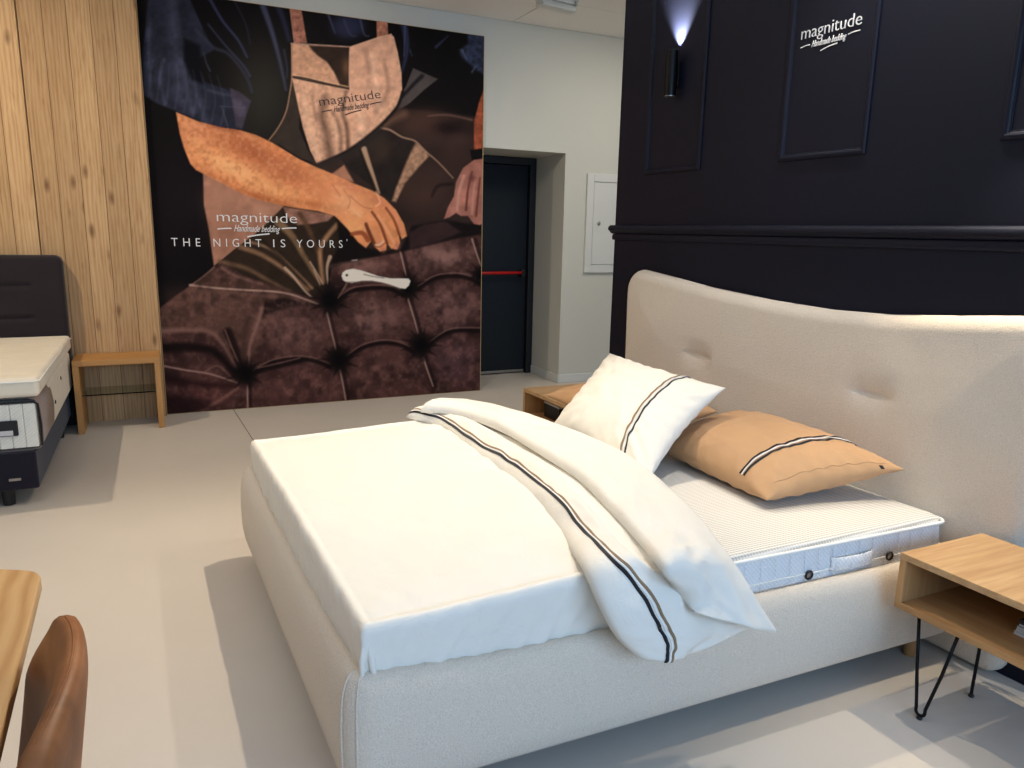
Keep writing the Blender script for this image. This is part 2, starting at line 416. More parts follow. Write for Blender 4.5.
# far-off walls, out of frame, that close the room
bm = newbox(WX0-.1, WX0, WY0, 8.2, 0, CH); struct('wall_west', bm, 'wall_paint')
bm = newbox(WX1, WX1+.1, WY0, 8.2, 0, CH); struct('wall_east', bm, 'wall_paint')
bm = bmesh.new(); box(bm, WX0, -1.5, WY0-.1, WY0, 0, CH); box(bm, 4.6, WX1, WY0-.1, WY0, 0, CH); box(bm, -1.5, 4.6, WY0-.1, WY0, 0, .35); box(bm, -1.5, 4.6, WY0-.1, WY0, 2.95, CH)
struct('wall_front', bm, 'wall_paint')
t = thing('window_1', None, None, (1.55, WY0-.05, .35)); t['kind'] = 'structure'
bm = bmesh.new()
for x in (-1.5, .5, 2.55, 4.55): box(bm, x, x+.05, WY0-.08, WY0-.02, .35, 2.95)
for z in (.35, 2.9): box(bm, -1.5, 4.6, WY0-.08, WY0-.02, z, z+.05)
obj('window_frame', bm, 'door_frame', t)

# rustic oak plank wall (stands in front of the back wall)
bm = newbox(-.744, -.004, 6.36, 6.475, 0, CH-.001)
struct('wall_left', bm, 'oak_planks')
bm = newbox(-3.6, -.746, 6.345, 6.475, 0, CH-.001)
struct('wall_left', bm, 'oak_planks', bevel=.006)

# recessed fire door
D = thing('door_1', None, None, (3.0, 7.13, 0)); D['kind'] = 'structure'
bm = bmesh.new(); box(bm, 3.545, NX1-.001, 7.08, 7.198, .001, NZ-.001); box(bm, NX0+.001, 2.42, 7.08, 7.198, .001, NZ-.001); box(bm, 2.42, 3.545, 7.08, 7.198, NZ-.075, NZ-.001)
obj('door_frame', bm, 'door_frame', D, bevel=.006)
bm = newbox(2.425, 3.54, 7.125, 7.18, .012, NZ-.08)
L = obj('door_leaf', bm, 'door', D, bevel=.004)
bm = newbox(2.43, 3.535, 7.116, 7.1245, .014, .04); obj('drip_strip', bm, 'steel', D)
bm = bmesh.new(); tube(bm, [(2.5, 7.05, 1.075), (3.47, 7.05, 1.08)], .016, 12); 
hb_ = obj('panic_bar', bm, 'red', D, smooth=True); hb_['label'] = 'red push bar'
for x in (2.47, 3.47): obj('bar_bracket', newbox(x-.02, x+.02, 7.03, 7.1245, 1.04, 1.11), 'black_plastic', D, bevel=.005)

# navy partition wall behind the bed
WA = .0575
def W(y, z, h):
    return Vector((2.6-(y-1.5)*WA-h*.998, y-h*WA, z))
def wbox(bm, y0, y1, z0, z1, h0, h1):
    return box(bm, y0, y1, h0, h1, z0, z1, fn=lambda p: W(p.x, p.z, p.y))
bm = bmesh.new(); wbox(bm, -1.2, 3.794, 0, CH-.001, -.14, 0)
struct('wall_right', bm, 'navy')
bm = bmesh.new(); wbox(bm, -1.2, 3.794, .0005, .11, .0005, .014)
struct('baseboard_right', bm, 'navy', bevel=.004)
# dado rail: swept profile
def rail(name, prof, y0, y1):
    bm = bmesh.new(); rows = [[W(y, z, h) for z, h in prof] for y in (y0, y1)]
    surf(bm, rows, True, True); return struct(name, bm, 'navy', bevel=.0015)
rail('trim_2', [(1.546, .0005), (1.546, .018), (1.540, .030), (1.530, .036), (1.519, .036), (1.512, .026), (1.506, .020), (1.500, .016), (1.496, .0005)], -1.2, 3.815)
rail('trim_3', [(1.4955, .0005), (1.4955, .010), (1.486, .014), (1.474, .016), (1.462, .012), (1.460, .0005)], -1.2, 3.80)
# picture-frame mouldings
def moulding(name, y0, y1, z0, z1):
    prof = [(0, .0005), (0, .007), (.005, .012), (.013, .013), (.020, .010), (.024, .005), (.027, .005), (.029, .0005)]
    rows = []
    for o, h in prof:
        rows.append([W(y0+o, z0+o, h), W(y1-o, z0+o, h), W(y1-o, z1-o, h), W(y0+o, z1-o, h)])
    bm = bmesh.new(); V = surf(bm, rows, True)
    n = len(V)
    return struct(name, bm, 'navy')
moulding('trim_4', 3.10, 3.545, 1.819, 3.05)
moulding('trim_5', 2.165, 2.60, 1.823, 3.05)
moulding('trim_6', 1.20, 1.655, 1.826, 3.05)
moulding('trim_7', .25, .70, 1.83, 3.05)

# ================================================================== THINGS ON THE WALLS
def logo(root, P0, ux, uy, n, width, mat, h1, h2, hs, tag_=True):
    """brand name with script line; P0 = left baseline of name, ux/uy unit vectors on the surface"""
    f = lambda wd, hh, ox=0, oy=0: (lambda x, y, e: P0 + ux*(ox+x*wd) + uy*(oy+y*hh) + n*(.0008+e))
    text_obj('brand_name', 'magnitude', 1, f(width, h1), mat, root, bold=-.012)
    text_obj('script_line', 'Handmade bedding', 1, f(width*.58, h2, width*.20, -hs), mat, root, shear=.5, bold=.0)
    def stroke(x0, y0, x1, y1, r, k=0):
        pts = []; nn = []; bm = bmesh.new()
        for i in range(9):
            t_ = i/8; pts.append(P0 + ux*(x0+(x1-x0)*t_) + uy*(y0+(y1-y0)*t_ + k*math.sin(math.pi*t_)) + n*.001); nn.append(n)
        ribbon(bm, pts, nn, r); obj('flourish', bm, mat, root)
    stroke(0, -hs*.80, width*.17, -hs*.70, .0022*width/.29, .002)
    stroke(width*.80, -hs*.62, width*.99, -hs*.52, .0022*width/.29, .002)
    stroke(width*.36, -hs*1.55, width*.64, -hs*1.2, .0025*width/.29, .003)
T = thing('wall_lettering', 'white lettering reading magnitude Handmade bedding inside the middle navy moulding frame', 'sign', tuple(W(2.39, 2.33, .003)))
nw = Vector((-.998, -.057, 0))
logo(T, W(2.535, 2.316, .0005), Vector((.0574, -.998, 0)), Vector((0, 0, 1)), nw, .29, 'white_letter', .072, .036, .04)

# electrical cabinet on the grey wall
T = thing('electrical_cabinet', 'white flush cabinet with a small lock on the grey wall beside the navy partition', 'cabinet', (4.1, 6.47, 1.11))
bm = bmesh.new()
x0, x1, z0, z1 = 3.86, 4.52, 1.113, 2.072
for a in ((x0, x0+.075, z0, z1), (x1-.075, x1, z0, z1), (x0+.075, x1-.075, z0, z0+.075), (x0+.075, x1-.075, z1-.075, z1)):
    box(bm, a[0], a[1], 6.455, 6.4795, a[2], a[3])
obj('frame', bm, 'white_trim', T, bevel=.003)
bm = newbox(x0+.08, x1-.08, 6.462, 6.4795, z0+.08, z1-.08); dr = obj('cabinet_door', bm, 'white_trim', T, bevel=.002)
bm = bmesh.new(); lathe(bm, [(.0, -.001), (.018, -.001), (.018, .006), (.012, .009), (0, .009)], (4.007, 6.461, 1.597), frame=(Vector((1, 0, 0)), Vector((0, 0, 1)), Vector((0, -1, 0))))
obj('lock', bm, 'steel', dr, smooth=True)

# emergency light on the ceiling
T = thing('emergency_light', 'white emergency light with clear ribbed diffuser fixed to the ceiling', 'light', (3.05, 5.70, CH-.001))
def elf(p):
    c, s = math.cos(.16), math.sin(.16); x, y = p.x-3.05, p.y-5.70
    return Vector((3.05+x*c-y*s, 5.70+x*s+y*c, p.z))
bm = newbox(2.86, 3.24, 5.64, 5.76, CH-.035, CH-.001, fn=elf); obj('housing', bm, 'white_trim', T, bevel=.006)
bm = newbox(2.875, 3.225, 5.65, 5.75, CH-.085, CH-.0355, fn=elf); obj('diffuser', bm, 'frosted', T, bevel=.012, seg=3)
for x in (2.9, 3.2): obj('clip', newbox(x-.01, x+.01, 5.628, 5.639, CH-.045, CH-.012, fn=elf), 'steel', T)

# wall sconces: slim black up/down cylinders
def sconce(y, label, up, down):
    T = thing('wall_sconce', label, 'wall lamp', tuple(W(y, 2.30, .0015)), 'black tube sconces on the navy wall')
    ax = Vector((0, 0, 1)); u = Vector((-.998, -.057, 0)); v = Vector((.057, -.998, 0))
    c = W(y, 2.195, .050)
    bm = bmesh.new(); lathe(bm, [(.028, 0), (.031, .003), (.031, .217), (.028, .22), (.026, .22), (.026, .205), (.002, .205)], c, frame=(u, v, ax), seg=32)
    bm.faces.ensure_lookup_table()
    obj('tube', bm, 'black_metal', T, smooth=False, bevel=.0008)
    bm = bmesh.new(); lathe(bm, [(.0245, 0), (.0295, 0), (.0295, .003), (.0245, .003)], c-ax*.0035, frame=(u, v, ax), seg=32); obj('lower_ring', bm, 'steel', T)
    bm = bmesh.new(); wbox(bm, y-.022, y+.022, 2.24, 2.36, .0015, .022); obj('wall_plate', bm, 'black_metal', T, bevel=.003)
    bm = bmesh.new(); wbox(bm, y-.009, y+.009, 2.28, 2.31, .022, .024); obj('arm', bm, 'black_metal', T)
    bm = bmesh.new(); lathe(bm, [(.002, 0), (.022, 0), (.022, .002), (.002, .002)], c+ax*.207, frame=(u, v, ax)); obj('lamp_disc', bm, 'lamp_disc', T)
    if up:
        l = spot('sconce_up_light', tuple(W(y, 2.417, .030)), tuple(W(y, 2.75, -.02)), up, (1, .98, .90), 74, 1, .006)
    if down:
        l = spot('sconce_down_light', tuple(W(y, 2.17, .05)), tuple(W(y, 1.0, .14)), down, (1, .84, .60), 70, .9, .02)
sconce(3.31, 'black tube wall lamp in the left moulding frame, shining upward', 230, 0)
sconce(1.43, 'black tube wall lamp in the right moulding frame, past the photo edge', 20, 95)

# ================================================================== MAIN BED
# frame plan corners (outer face): near = towards the camera, far = towards the poster
NF, FF, FH, NH = Vector((.335, 1.565)), Vector((.272, 3.40)), Vector((2.38, 3.33)), Vector((2.475, 1.515))
BED = thing('upholstered_bed', 'large cream boucle upholstered bed with curved headboard against the navy wall', 'bed', (1.4, 2.45, 0))
def rounded_path(pts, r, n=10):
    out = [pts[0]]
    for i in range(1, len(pts)-1):
        a, b, c = pts[i-1], pts[i], pts[i+1]; d1 = (a-b).normalized(); d2 = (c-b).normalized()
        p1 = b+d1*r; p2 = b+d2*r
        for k in range(n+1):
            t_ = k/n; out.append(p1*(1-t_)**2 + b*2*t_*(1-t_) + p2*t_*t_)
    out.append(pts[-1]); return out
def dense(path, step=.03):
    out = []
    for a, b in zip(path[:-1], path[1:]):
        m_ = max(1, int((b-a).length/step))
        for k in range(m_): out.append(a.lerp(b, k/m_))
    out.append(path[-1]); return out
path = dense(rounded_path([NH, NF, FF, FH], .075))
# cross-section (inward offset, height)
sec = [(.075, .115), (.045, .10), (.02, .105), (.004, .125), (-.004, .18), (-.006, .27), (-.003, .33), (.003, .370), (.013, .398), (.028, .413), (.046, .413), (.060, .400), (.068, .37), (.07, .25)]
rows = []
for i, p in enumerate(path):
    t_ = (path[min(i+1, len(path)-1)] - path[max(i-1, 0)]).normalized(); inw = Vector((t_.y, -t_.x))
    # foot corners rise a little
    dn = min((p-NF).length, (p-FF).length); lift = .03*math.exp(-(dn/.3)**2)
    rows.append([Vector((p.x, p.y, 0)).to_3d()*0 + Vector((p.x+inw.x*o_, p.y+inw.y*o_, z_ + (lift if z_ > .3 else 0))) for o_, z_ in sec])
bm = bmesh.new(); surf(bm, rows, True, True)
obj('bed_frame', bm, 'boucle', BED, smooth=True)
# seam piping at the foot corners
for cpt in (NF, FF):
    for off in (-.014, .012):
        k0 = min(range(len(path)), key=lambda i: (path[i]-cpt).length)
        i0 = max(1, min(len(path)-2, k0 + (3 if off > 0 else -1)))
        p = path[i0]; t_ = (path[i0+1]-path[i0-1]).normalized(); inw = Vector((t_.y, -t_.x))
        pts = [(p.x+inw.x*(o_-.001), p.y+inw.y*(o_-.001), z_+(.028 if z_ > .3 else 0)) for o_, z_ in sec[2:11]]
        pts = [interp(pts, q/30) for q in range(31)]
        bm = bmesh.new(); tube(bm, pts, .0028, 6); obj('corner_seam', bm, 'boucle', BED, smooth=True)
# base board under the mattress, run down unseen to block light below
bm = bmesh.new(); prism(bm, [(NF.x+.20, NF.y+.20, .012), (FF.x+.20, FF.y-.20, .012), (FH.x-.12, FH.y-.20, .012), (NH.x-.12, NH.y+.22, .012)], (0, 0, .22))
obj('bed_base_light_block', bm, 'black_plastic', BED)
# tapered oak legs
for (x, y) in ((2.405, 1.60), (2.30, 3.22), (.46, 1.69), (.42, 3.26)):
    bm = bmesh.new(); lathe(bm, [(.019, .0005), (.021, .004), (.03, .155), (.0, .158)], (x, y, 0), seg=20)
    obj('leg', bm, 'leg_oak', BED, smooth=True)
# headboard
HY0, HY1, HC, HWID = 1.335, 3.565, 2.45, 1.115
def htop(y):
    ys = (1.2, 1.436, 1.672, 1.938, 2.208, 2.531, 2.919, 3.184, 3.35, 3.6); zs = (1.272, 1.262, 1.237, 1.212, 1.204, 1.216, 1.245, 1.276, 1.294, 1.32)
    return float(np.interp(y, ys, zs))
def heightfield(name, ny, nz_, parent):
    R, RC = .055, .13
    us = [-math.cos(math.pi*i/ny) for i in range(ny+1)]; us = [(u*.55+(-1+2*i/ny)*.45) for i, u in enumerate(us)]
    vs = [(1-math.cos(math.pi*j/nz_))/2*.5+.5*j/nz_ for j in range(nz_+1)]
    rows, back = [], []
    for v in vs:
        r_, b_ = [], []
        for u in us:
            y = HC + u*HWID; e = HWID-abs(u)*HWID
            drop = RC - math.sqrt(max(0, RC*RC-(RC-e)**2)) if e < RC else 0
            RB = .07; lift = RB - math.sqrt(max(0, RB*RB-(RB-e)**2)) if e < RB else 0
            zt = htop(y)-drop; zb = .004+lift
            z = zb+(zt-zb)*v
            yy = HC + u*HWID*(.975+.025*min(1, z/1.0))
            # distance to the outline
            dd = min(e, zt-z, z-zb)
            if e < RC and z > htop(y)-RC:
                dd = min(dd, RC-math.hypot(RC-e, RC-(htop(y)-z)))
            dd = max(0, dd)
            prof = math.sqrt(max(0, R*R-(R-dd)**2)) if dd < R else R
            h = .030 + prof + .018*min(1, dd/.35)
            # pinched creases
            for yc in (1.955, 2.93):
                dy, dz = (yy-yc)/.085, (z-.905-.0*(yy-yc))
                wy = math.exp(-dy**4)
                h -= wy*(.013*math.exp(-(dz/.055)**2) + .015*math.exp(-abs(dz)/.008))
            h += .003*nz(yy*5, z*5)
            r_.append(W(yy, z, h)); b_.append(W(yy, z, .016 if dd > 0 else .03))
        rows.append(r_); back.append(b_)
    bm = bmesh.new()
    A = surf(bm, rows); B = surf(bm, back)
    m_, n_ = len(rows)-1, len(rows[0])-1
    for i in range(m_):
        for k in (0, n_): bm.faces.new((A[i][k], A[i+1][k], B[i+1][k], B[i][k]))
    for k in range(n_):
        for i in (0, m_): bm.faces.new((A[i][k], A[i][k+1], B[i][k+1], B[i][k]))
    return obj(name, bm, 'boucle', parent, smooth=True)
heightfield('headboard', 150, 130, BED)

# ---- mattress
MT = thing('mattress', 'white knit mattress with quilted border lying in the cream bed', 'mattress', (1.4, 2.45, .24))
MN0, MN1, MF0, MF1 = Vector((.44, 1.640)), Vector((2.482, 1.580)), Vector((.40, 3.33)), Vector((2.36, 3.26))
def mcorner(u, v, ins=0):
    a = MN0.lerp(MN1, u); b = MF0.lerp(MF1, u); return a.lerp(b, v)
def rect_ring(z, ins, r, n=8):
    P = [MN0, MN1, MF1, MF0]
    c = (P[0]+P[1]+P[2]+P[3])/4
    out = []
    for i in range(4):
        a, b, d = P[i-1], P[i], P[(i+1) % 4]
        d1 = (a-b).normalized(); d2 = (d-b).normalized(); bb = b + d1*ins + d2*ins
        p1 = bb+d1*r; p2 = bb+d2*r
        q = [p1*(1-k/n)**2 + bb*2*(k/n)*(1-k/n) + p2*(k/n)**2 for k in range(n+1)]
        out += [Vector((p.x, p.y, z)) for p in q]
    return out
def side_and_bottom():
    bm = bmesh.new(); prof = [(.245, .03), (.25, .008), (.30, .0), (.38, -.003), (.46, 0), (.512, .004)]
    rows = []
    for z, ins in prof:
        ring = rect_ring(z, ins, .05); dn = []
        for i in range(len(ring)):
            a, b = ring[i], ring[(i+1) % len(ring)]; k = max(1, int((b-a).length/.03))
            dn += [a.lerp(b, q/k) for q in range(k)]
        rows.append(dn)
    L0 = min(len(r) for r in rows)
    rows = [[Vector(p) for p in r[:L0]] for r in rows]
    V = surf(bm, [rect_ring(z, i, .05) for z, i in prof], True); bm.faces.new(V[0]); return bm
obj('border', side_and_bottom(), 'quilted_border', MT, smooth=True)
bm = bmesh.new()
tops = [(.512, .004), (.524, .006), (.531, .014), (.534, .03), (.535, .08)]
V = surf(bm, [rect_ring(z, i, .05) for z, i in tops], True); bm.faces.new(V[-1])
obj('knit_top', bm, 'knit_cover', MT, smooth=True)
bm = bmesh.new(); rg = rect_ring(.516, -.003, .05); tube(bm, rg, .0065, 8, closed=True); obj('edge_piping', bm, 'piping_white', MT, smooth=True)
bm = bmesh.new(); rg = rect_ring(.43, -.003, .05); tube(bm, rg, .003, 6, closed=True); obj('lower_piping', bm, 'piping_white', MT, smooth=True)
ud = (MN1-MN0).normalized(); un = Vector((ud.y, -ud.x))
def side_pt(px, py, out=.004):
    # intersection of the pixel ray with the near side plane of the mattress
    d = ray(px, py); n3 = Vector((un.x, un.y, 0)); o3 = Vector((MN0.x, MN0.y, 0)) + n3*out
    return CAM + d*((o3-CAM).dot(n3)/d.dot(n3))
for px, py in ((808, 574.5), (888.5, 555.5)):
    c = side_pt(px, py, .002); fr_ = (Vector((ud.x, ud.y, 0)), Vector((0, 0, 1)), Vector((un.x, un.y, 0)))
    bm = bmesh.new(); lathe(bm, [(.013, 0), (.0165, .002), (.0165, .006), (.014, .009), (.0115, .008), (.011, .003)], c, frame=fr_)
    k = obj('air_vent', bm, 'black_plastic', MT, smooth=True); k['label'] = 'black round air vent'
    bm = bmesh.new(); lathe(bm, [(.0105, 0), (.0105, .0035), (.008, .005), (.003, .0055)], c, frame=fr_); obj('vent_mesh', bm, 'steel', k, smooth=True)
# carrying handle: bowed strap
bm = bmesh.new(); a = side_pt(829, 579, .004); b = side_pt(870, 563, .004)
z0_ = .447; a.z = z0_; b.z = z0_
rows = []
for i in range(21):
    t_ = i/20; p = a.lerp(b, t_); bow = .016*math.sin(math.pi*t_)**.5 if 0 < t_ < 1 else 0
    for_ = []
    for hz, ho in ((-.024, 0), (-.02, .004), (0, .005), (.02, .004), (.024, 0), (.02, -.003), (0, -.003), (-.02, -.003)):
        for_.append(p + Vector((un.x, un.y, 0))*(bow+ho) + Vector((0, 0, hz)))
    rows.append(for_)
surf(bm, rows, True, True); obj('handle', bm, 'quilted_border', MT, smooth=True)

# ---- duvet: flat cover tucked round the foot + folded-back layers
DV = thing('duvet', 'white sateen duvet with black and taupe piping, folded back across the bed', 'duvet', (1.1, 2.45, .54))
def cover():
    """rounded slab over the foot half of the mattress"""
    x1 = 1.62; nx, ny = 90, 110
    bm = bmesh.new(); rows = []
    r = .05
    for i in range(-14, nx+1):
        row = []
        for j in range(-14, ny+15):
            u = max(i, 0)/nx; v = min(max(j, 0), ny)/ny
            n0 = Vector((.405, 1.625)).lerp(Vector((1.27, 1.612)), u); n1 = Vector((.350, 3.345)).lerp(Vector((1.45, 3.32)), u)
            p = n0.lerp(n1, v); x, y = p
            z = .562 + .026*sstep(.4, 1.15, x) + .010*math.sin(math.pi*v)
            ex = min(1, max(0, (x-.40)/.10)); 
            # roll off the edges
            sx_ = max(0, -i)/14; sy_ = max(0, -j, j-ny)/14
            s_ = max(sx_, sy_)
            drop = .185
            if s_ > 0:
                q_ = x if sy_ > sx_ else y
                wob = .004*nz(x*9, y*9, 2) + s_*(.0045*math.sin(q_*75+25*s_*.3+6*nz(x*3, y*3, s_)) + .008*nz(q_*38+s_*7, s_*1.5, 6))
                ang = min(1, s_/.35)*math.pi/2; over = .022*math.sin(ang); dz = .030*(1-math.cos(ang)) + max(0, s_-.35)/.65*(drop-.030)
                z -= dz
                q = over + wob - .012*max(0, s_-.35)
                if sx_ > 0: x -= q*(sx_/s_)
                if sy_ > 0: y += (-q if j < 0 else q)*(sy_/s_)
            else:
                m_ = min(i, j, ny-j)/14
                z -= .012*math.exp(-m_*3)
                edge_ = max(0, 1-m_/1.5)
                z += .0045*nz(x*6, y*3, 5) + .003*nz(x*14+y*6, y*5, 1) + .004*edge_*nz(x*26+y*14, y*6, 9)
                z += .006*math.exp(-((x-1.08-.02*y)/.12)**2)*nz(y*16, x*4, 4)
            row.append(Vector((x, y, z)))
        rows.append(row)
    surf(bm, rows)
    return bm
cv_ = obj('duvet_cover', cover(), 'sateen', DV, smooth=True)
sd = cv_.modifiers.new('thick', 'SOLIDIFY'); sd.thickness = .006; sd.offset = 1
# corner pleat at the near foot corner
bm = bmesh.new()
for k_, (dx, r0) in enumerate(((-.010, .007), (.010, .009))):
    pts = [(.395+dx*.3, 1.610, .535), (.393+dx, 1.600, .49), (.394+dx*1.3, 1.598, .455), (.40+dx*1.6, 1.603, .40)]
    tube(bm, [interp(pts, q/14) for q in range(15)], [r0*(.15+.85*math.sin(math.pi*(q+1.2)/17)) for q in range(15)], 8)
obj('corner_pleat', bm, 'sateen', DV, smooth=True)

def slab(name, Lp, Rp, th, mat, parent, ns=90, nt=34, zlo=-.012, lnorm=None, puff=None, prof=.5, wr=.004, seed=0, norm=None):
    """closed puffy layer between a left and a right edge curve"""
    def P(s, t):
        a = interp(Lp, s); b = interp(Rp, s); return a.lerp(b, t)
    def N(s): 
        k = norm(s) if norm else 0
        return Vector((0, -math.sin(k), math.cos(k)))
    def top(s, t):
        T_ = th(s) if callable(th) else th
        e = max(0, 1-abs(2*t-1)**3)**prof
        es = min(1, min(s, 1-s)/.035); es = math.sqrt(max(0, 1-(1-es)**2))
        h = T_*e*(.25+.75*es) + wr*e*(nz(s*13+seed, t*2.2, seed) + .6*nz(s*30+seed, t*5, 3+seed))
        h += e*.0035*math.sin(s*95+9*nz(s*9, t*2, seed))*math.exp(-((t-.30)/.20)**2)*(.5+nz(s*7, 3, seed))
        h += e*.007*nz(s*24+t*7, t*3, seed+9)*math.exp(-((t-.1)/.35)**2) + e*.010*nz(s*40-t*9, t*4, seed+2)*sstep(.72, .9, s)*math.exp(-((t-.1)/.4)**2)
        if puff: h += puff(s, t)*e*es
        return P(s, t) + N(s)*h
    bm = bmesh.new()
    rows = []
    for i in range(ns+1):
        s = i/ns; r_ = [top(s, j/nt) for j in range(nt+1)]
        r_ += [P(s, j/nt) + N(s)*zlo*max(0, 1-abs(2*j/nt-1)**4)**.5 for j in range(nt-1, 0, -1)]
        rows.append(r_)
    surf(bm, rows, True, True)
    return obj(name, bm, mat, parent, smooth=True), top, N
NEAR = 1.475
# left edge of the striped layer, from the far side to the hanging near end
Lb = [on_z(406, 417, .60), on_z(440, 427, .59), on_z(466, 448, .585), on_z(492, 468, .585), on_z(514, 485, .585), on_z(538, 508, .585), on_z(560, 536, .58), on_y(581, 568, 1.60), on_y(597, 603, 1.515), on_y(615, 636, NEAR+.01), on_y(637, 657, NEAR)]
Rb = [on_z(440, 411, .61), on_z(478, 418, .61), on_z(525, 440, .62), on_z(570, 462, .64), on_z(610, 500, .64), on_z(640, 535, .63), on_z(672, 572, .60), on_z(705, 590, .56), on_y(740, 600, 1.50), on_y(755, 622, NEAR+.01), on_y(700, 650, NEAR+.005)]
hang = lambda s: (math.pi/2)*sstep(.70, .88, s)
bandfold, tf, Nf = slab('striped_fold', Lb, Rb, lambda s: .055+.0*s, 'sateen', DV, norm=hang, prof=.55, wr=.006, seed=2, puff=lambda s, t: -.034*sstep(.42, .68, t))
def stripe(name, tt, half, mat, s0=.004, s1=.985):
    pts, nn = [], []
    for i in range(121):
        s = s0+(s1-s0)*i/120; t_ = tt(s); p = tf(s, t_); 
        du = tf(min(1, s+.01), t_)-tf(max(0, s-.01), t_); dv = tf(s, t_+.01)-tf(s, t_-.01); n_ = du.cross(dv).normalized()
        if n_.dot(Nf(s)) < 0: n_ = -n_
        pts.append(p+n_*.0015); nn.append(n_)
    bm = bmesh.new(); ribbon(bm, pts, nn, half, .0015); return obj(name, bm, mat, bandfold)
PXS = [(407.6, 415), (441, 421), (467.6, 437.7), (495.4, 458), (526, 484.6), (548, 505), (568, 525), (585.5, 543), (605, 571), (622.6, 599), (637, 620), (651, 643)]
st0 = lambda s: .07 + .14*sstep(.1, .55, s) + .06*sstep(.6, .95, s)
stripe('black_piping', lambda s: st0(s), .0055, 'piping_black')
stripe('white_piping', lambda s: st0(s)+.030, .0035, 'piping_white')
stripe('taupe_piping', lambda s: st0(s)+.055, .0045, 'piping_taupe')
# upper fold: ridge line on the left, silhouette on the right, pointed near corner
Lu = [on_z(420, 411, .65), on_z(456, 415, .65), on_z(500, 431, .65), on_z(540, 455, .655), on_z(578, 480, .66), on_z(612, 514, .65), on_z(640, 545, .64), on_z(664, 575, .625), on_y(679, 594, 1.475), on_y(691, 610, 1.43)]
Ru = [on_z(436, 407, .64), on_z(482, 408, .64), on_z(540, 424, .63), on_z(585, 440, .61), on_z(630, 462, .60), on_z(668, 492, .58), on_z(700, 524, .57), on_z(724, 556, .560), on_y(748, 592, 1.485), on_y(775, 631, 1.44)]
hang2 = lambda s: (math.pi/2)*sstep(.74, .96, s)
up_, tu, Nu = slab('upper_fold', Lu, Ru, lambda s: .050, 'sateen', DV, norm=hang2, prof=.36, wr=.007, seed=7,
    puff=lambda s, t: .006*math.sin(t*16+s*5)*sstep(.6, .95, s))
# hem welt at the near end of the upper fold
bm = bmesh.new(); pts = [tu(1, .02+.96*i/30)+Vector((0, -.001, 0)) for i in range(31)]; tube(bm, pts, .004, 8); obj('hem', bm, 'sateen', up_, smooth=True)

# ---- pillows
def pillow(root_name, label, C4, T, mat, stripe_v=None, group=None, floor=None, seed=0, pinch=.07, Nvec=None, under=.5, cols=('piping_black', 'piping_white', 'piping_taupe'), tagpos=None, swap=False, hem=None):
    c00, c10, c11, c01 = [Vector(c) for c in C4]
    n = Nvec or (c10-c00).cross(c01-c00).normalized()
    cen = (c00+c10+c11+c01)/4
    def mid(u, v):
        a = 2*u-1; b = 2*v-1
        a2 = a*(1-pinch*(1-b*b)); b2 = b*(1-pinch*(1-a*a)); uu = (a2+1)/2; vv = (b2+1)/2
        return c00.lerp(c10, uu).lerp(c01.lerp(c11, uu), vv)
    def hgt(u, v):
        a = abs(2*u-1); b = abs(2*v-1)
        return (max(0, 1-a**2.6)*max(0, 1-b**2.6))**.55
    def P(u, v, side):
        h = hgt(u, v); e = 1-h
        wr_ = min(1, h*1.3)*(.007*nz(u*7+seed, v*7, seed) + .004*nz(u*16, v*16+seed, 1))*min(1, h*2.5)
        ang = math.atan2(v-.5, u-.5); rad = math.hypot(u-.5, v-.5)
        wr_ += .0035*math.sin(ang*26+seed+3*nz(u*3, v*3, seed))*sstep(.25, .5, rad)*min(1, h*3)
        k = T*(1-under)*2 if side > 0 else T*under*2
        p = mid(u, v) + n*side*(k/2*h + wr_)
        if floor is not None and p.z < floor: p.z = floor + .0005
        return p
    base = Vector((cen.x, cen.y, floor if floor is not None else min(c.z for c in (c00, c10, c11, c01))))
    R = thing(root_name, label, 'pillow', tuple(base), group)
    n_ = 56; gs = [(1-math.cos(math.pi*i/n_))/2*.55+.45*i/n_ for i in range(n_+1)]
    bm = bmesh.new(); A = surf(bm, [[P(u, v, 1) for v in gs] for u in gs]); B = surf(bm, [[P(u, v, -1) for v in gs] for u in gs])
    bmesh.ops.remove_doubles(bm, verts=bm.verts, dist=.0004)
    body = obj('pillowcase', bm, mat, R, smooth=True)
    if stripe_v is not None:
        for k, (dv, hw, c) in enumerate(((0, .005, cols[0]), (.018, .0032, cols[1]), (.033, .0042, cols[2]))):
            pts, nn = [], []
            for i in range(61):
                q = .03+.94*i/60; f_ = (lambda a_, b_: P(b_, a_, 1)) if swap else (lambda a_, b_: P(a_, b_, 1))
                s_ = stripe_v+dv
                p = f_(q, s_); du = f_(q+.01, s_)-f_(q-.01, s_); dv_ = f_(q, s_+.01)-f_(q, s_-.01); nn_ = du.cross(dv_).normalized()
                if nn_.dot(n) < 0: nn_ = -nn_
                pts.append(p+nn_*.0018); nn.append(nn_)
            bm = bmesh.new(); ribbon(bm, pts, nn, hw, .0012); obj(c, bm, c, R)
    if hem:
        u0, v0, u1, v1 = hem; pts = [P(u0+(u1-u0)*i/40, v0+(v1-v0)*i/40, 1)+n*.0005 for i in range(41)]
        bm = bmesh.new(); tube(bm, pts, .0013, 6); obj('hem_seam', bm, mat, R, smooth=True)
    if tagpos:
        u, v = tagpos; p = P(u, v, 1); bm = bmesh.new()
        q = [P(u-.012, v-.006, 1), P(u+.012, v-.006, 1), P(u+.012, v+.006, 1), P(u-.012, v+.006, 1)]
        prism(bm, [x+n*.001 for x in q], n*.0015); obj('label_tag', bm, 'piping_black', R)
    return R
MZ = .536
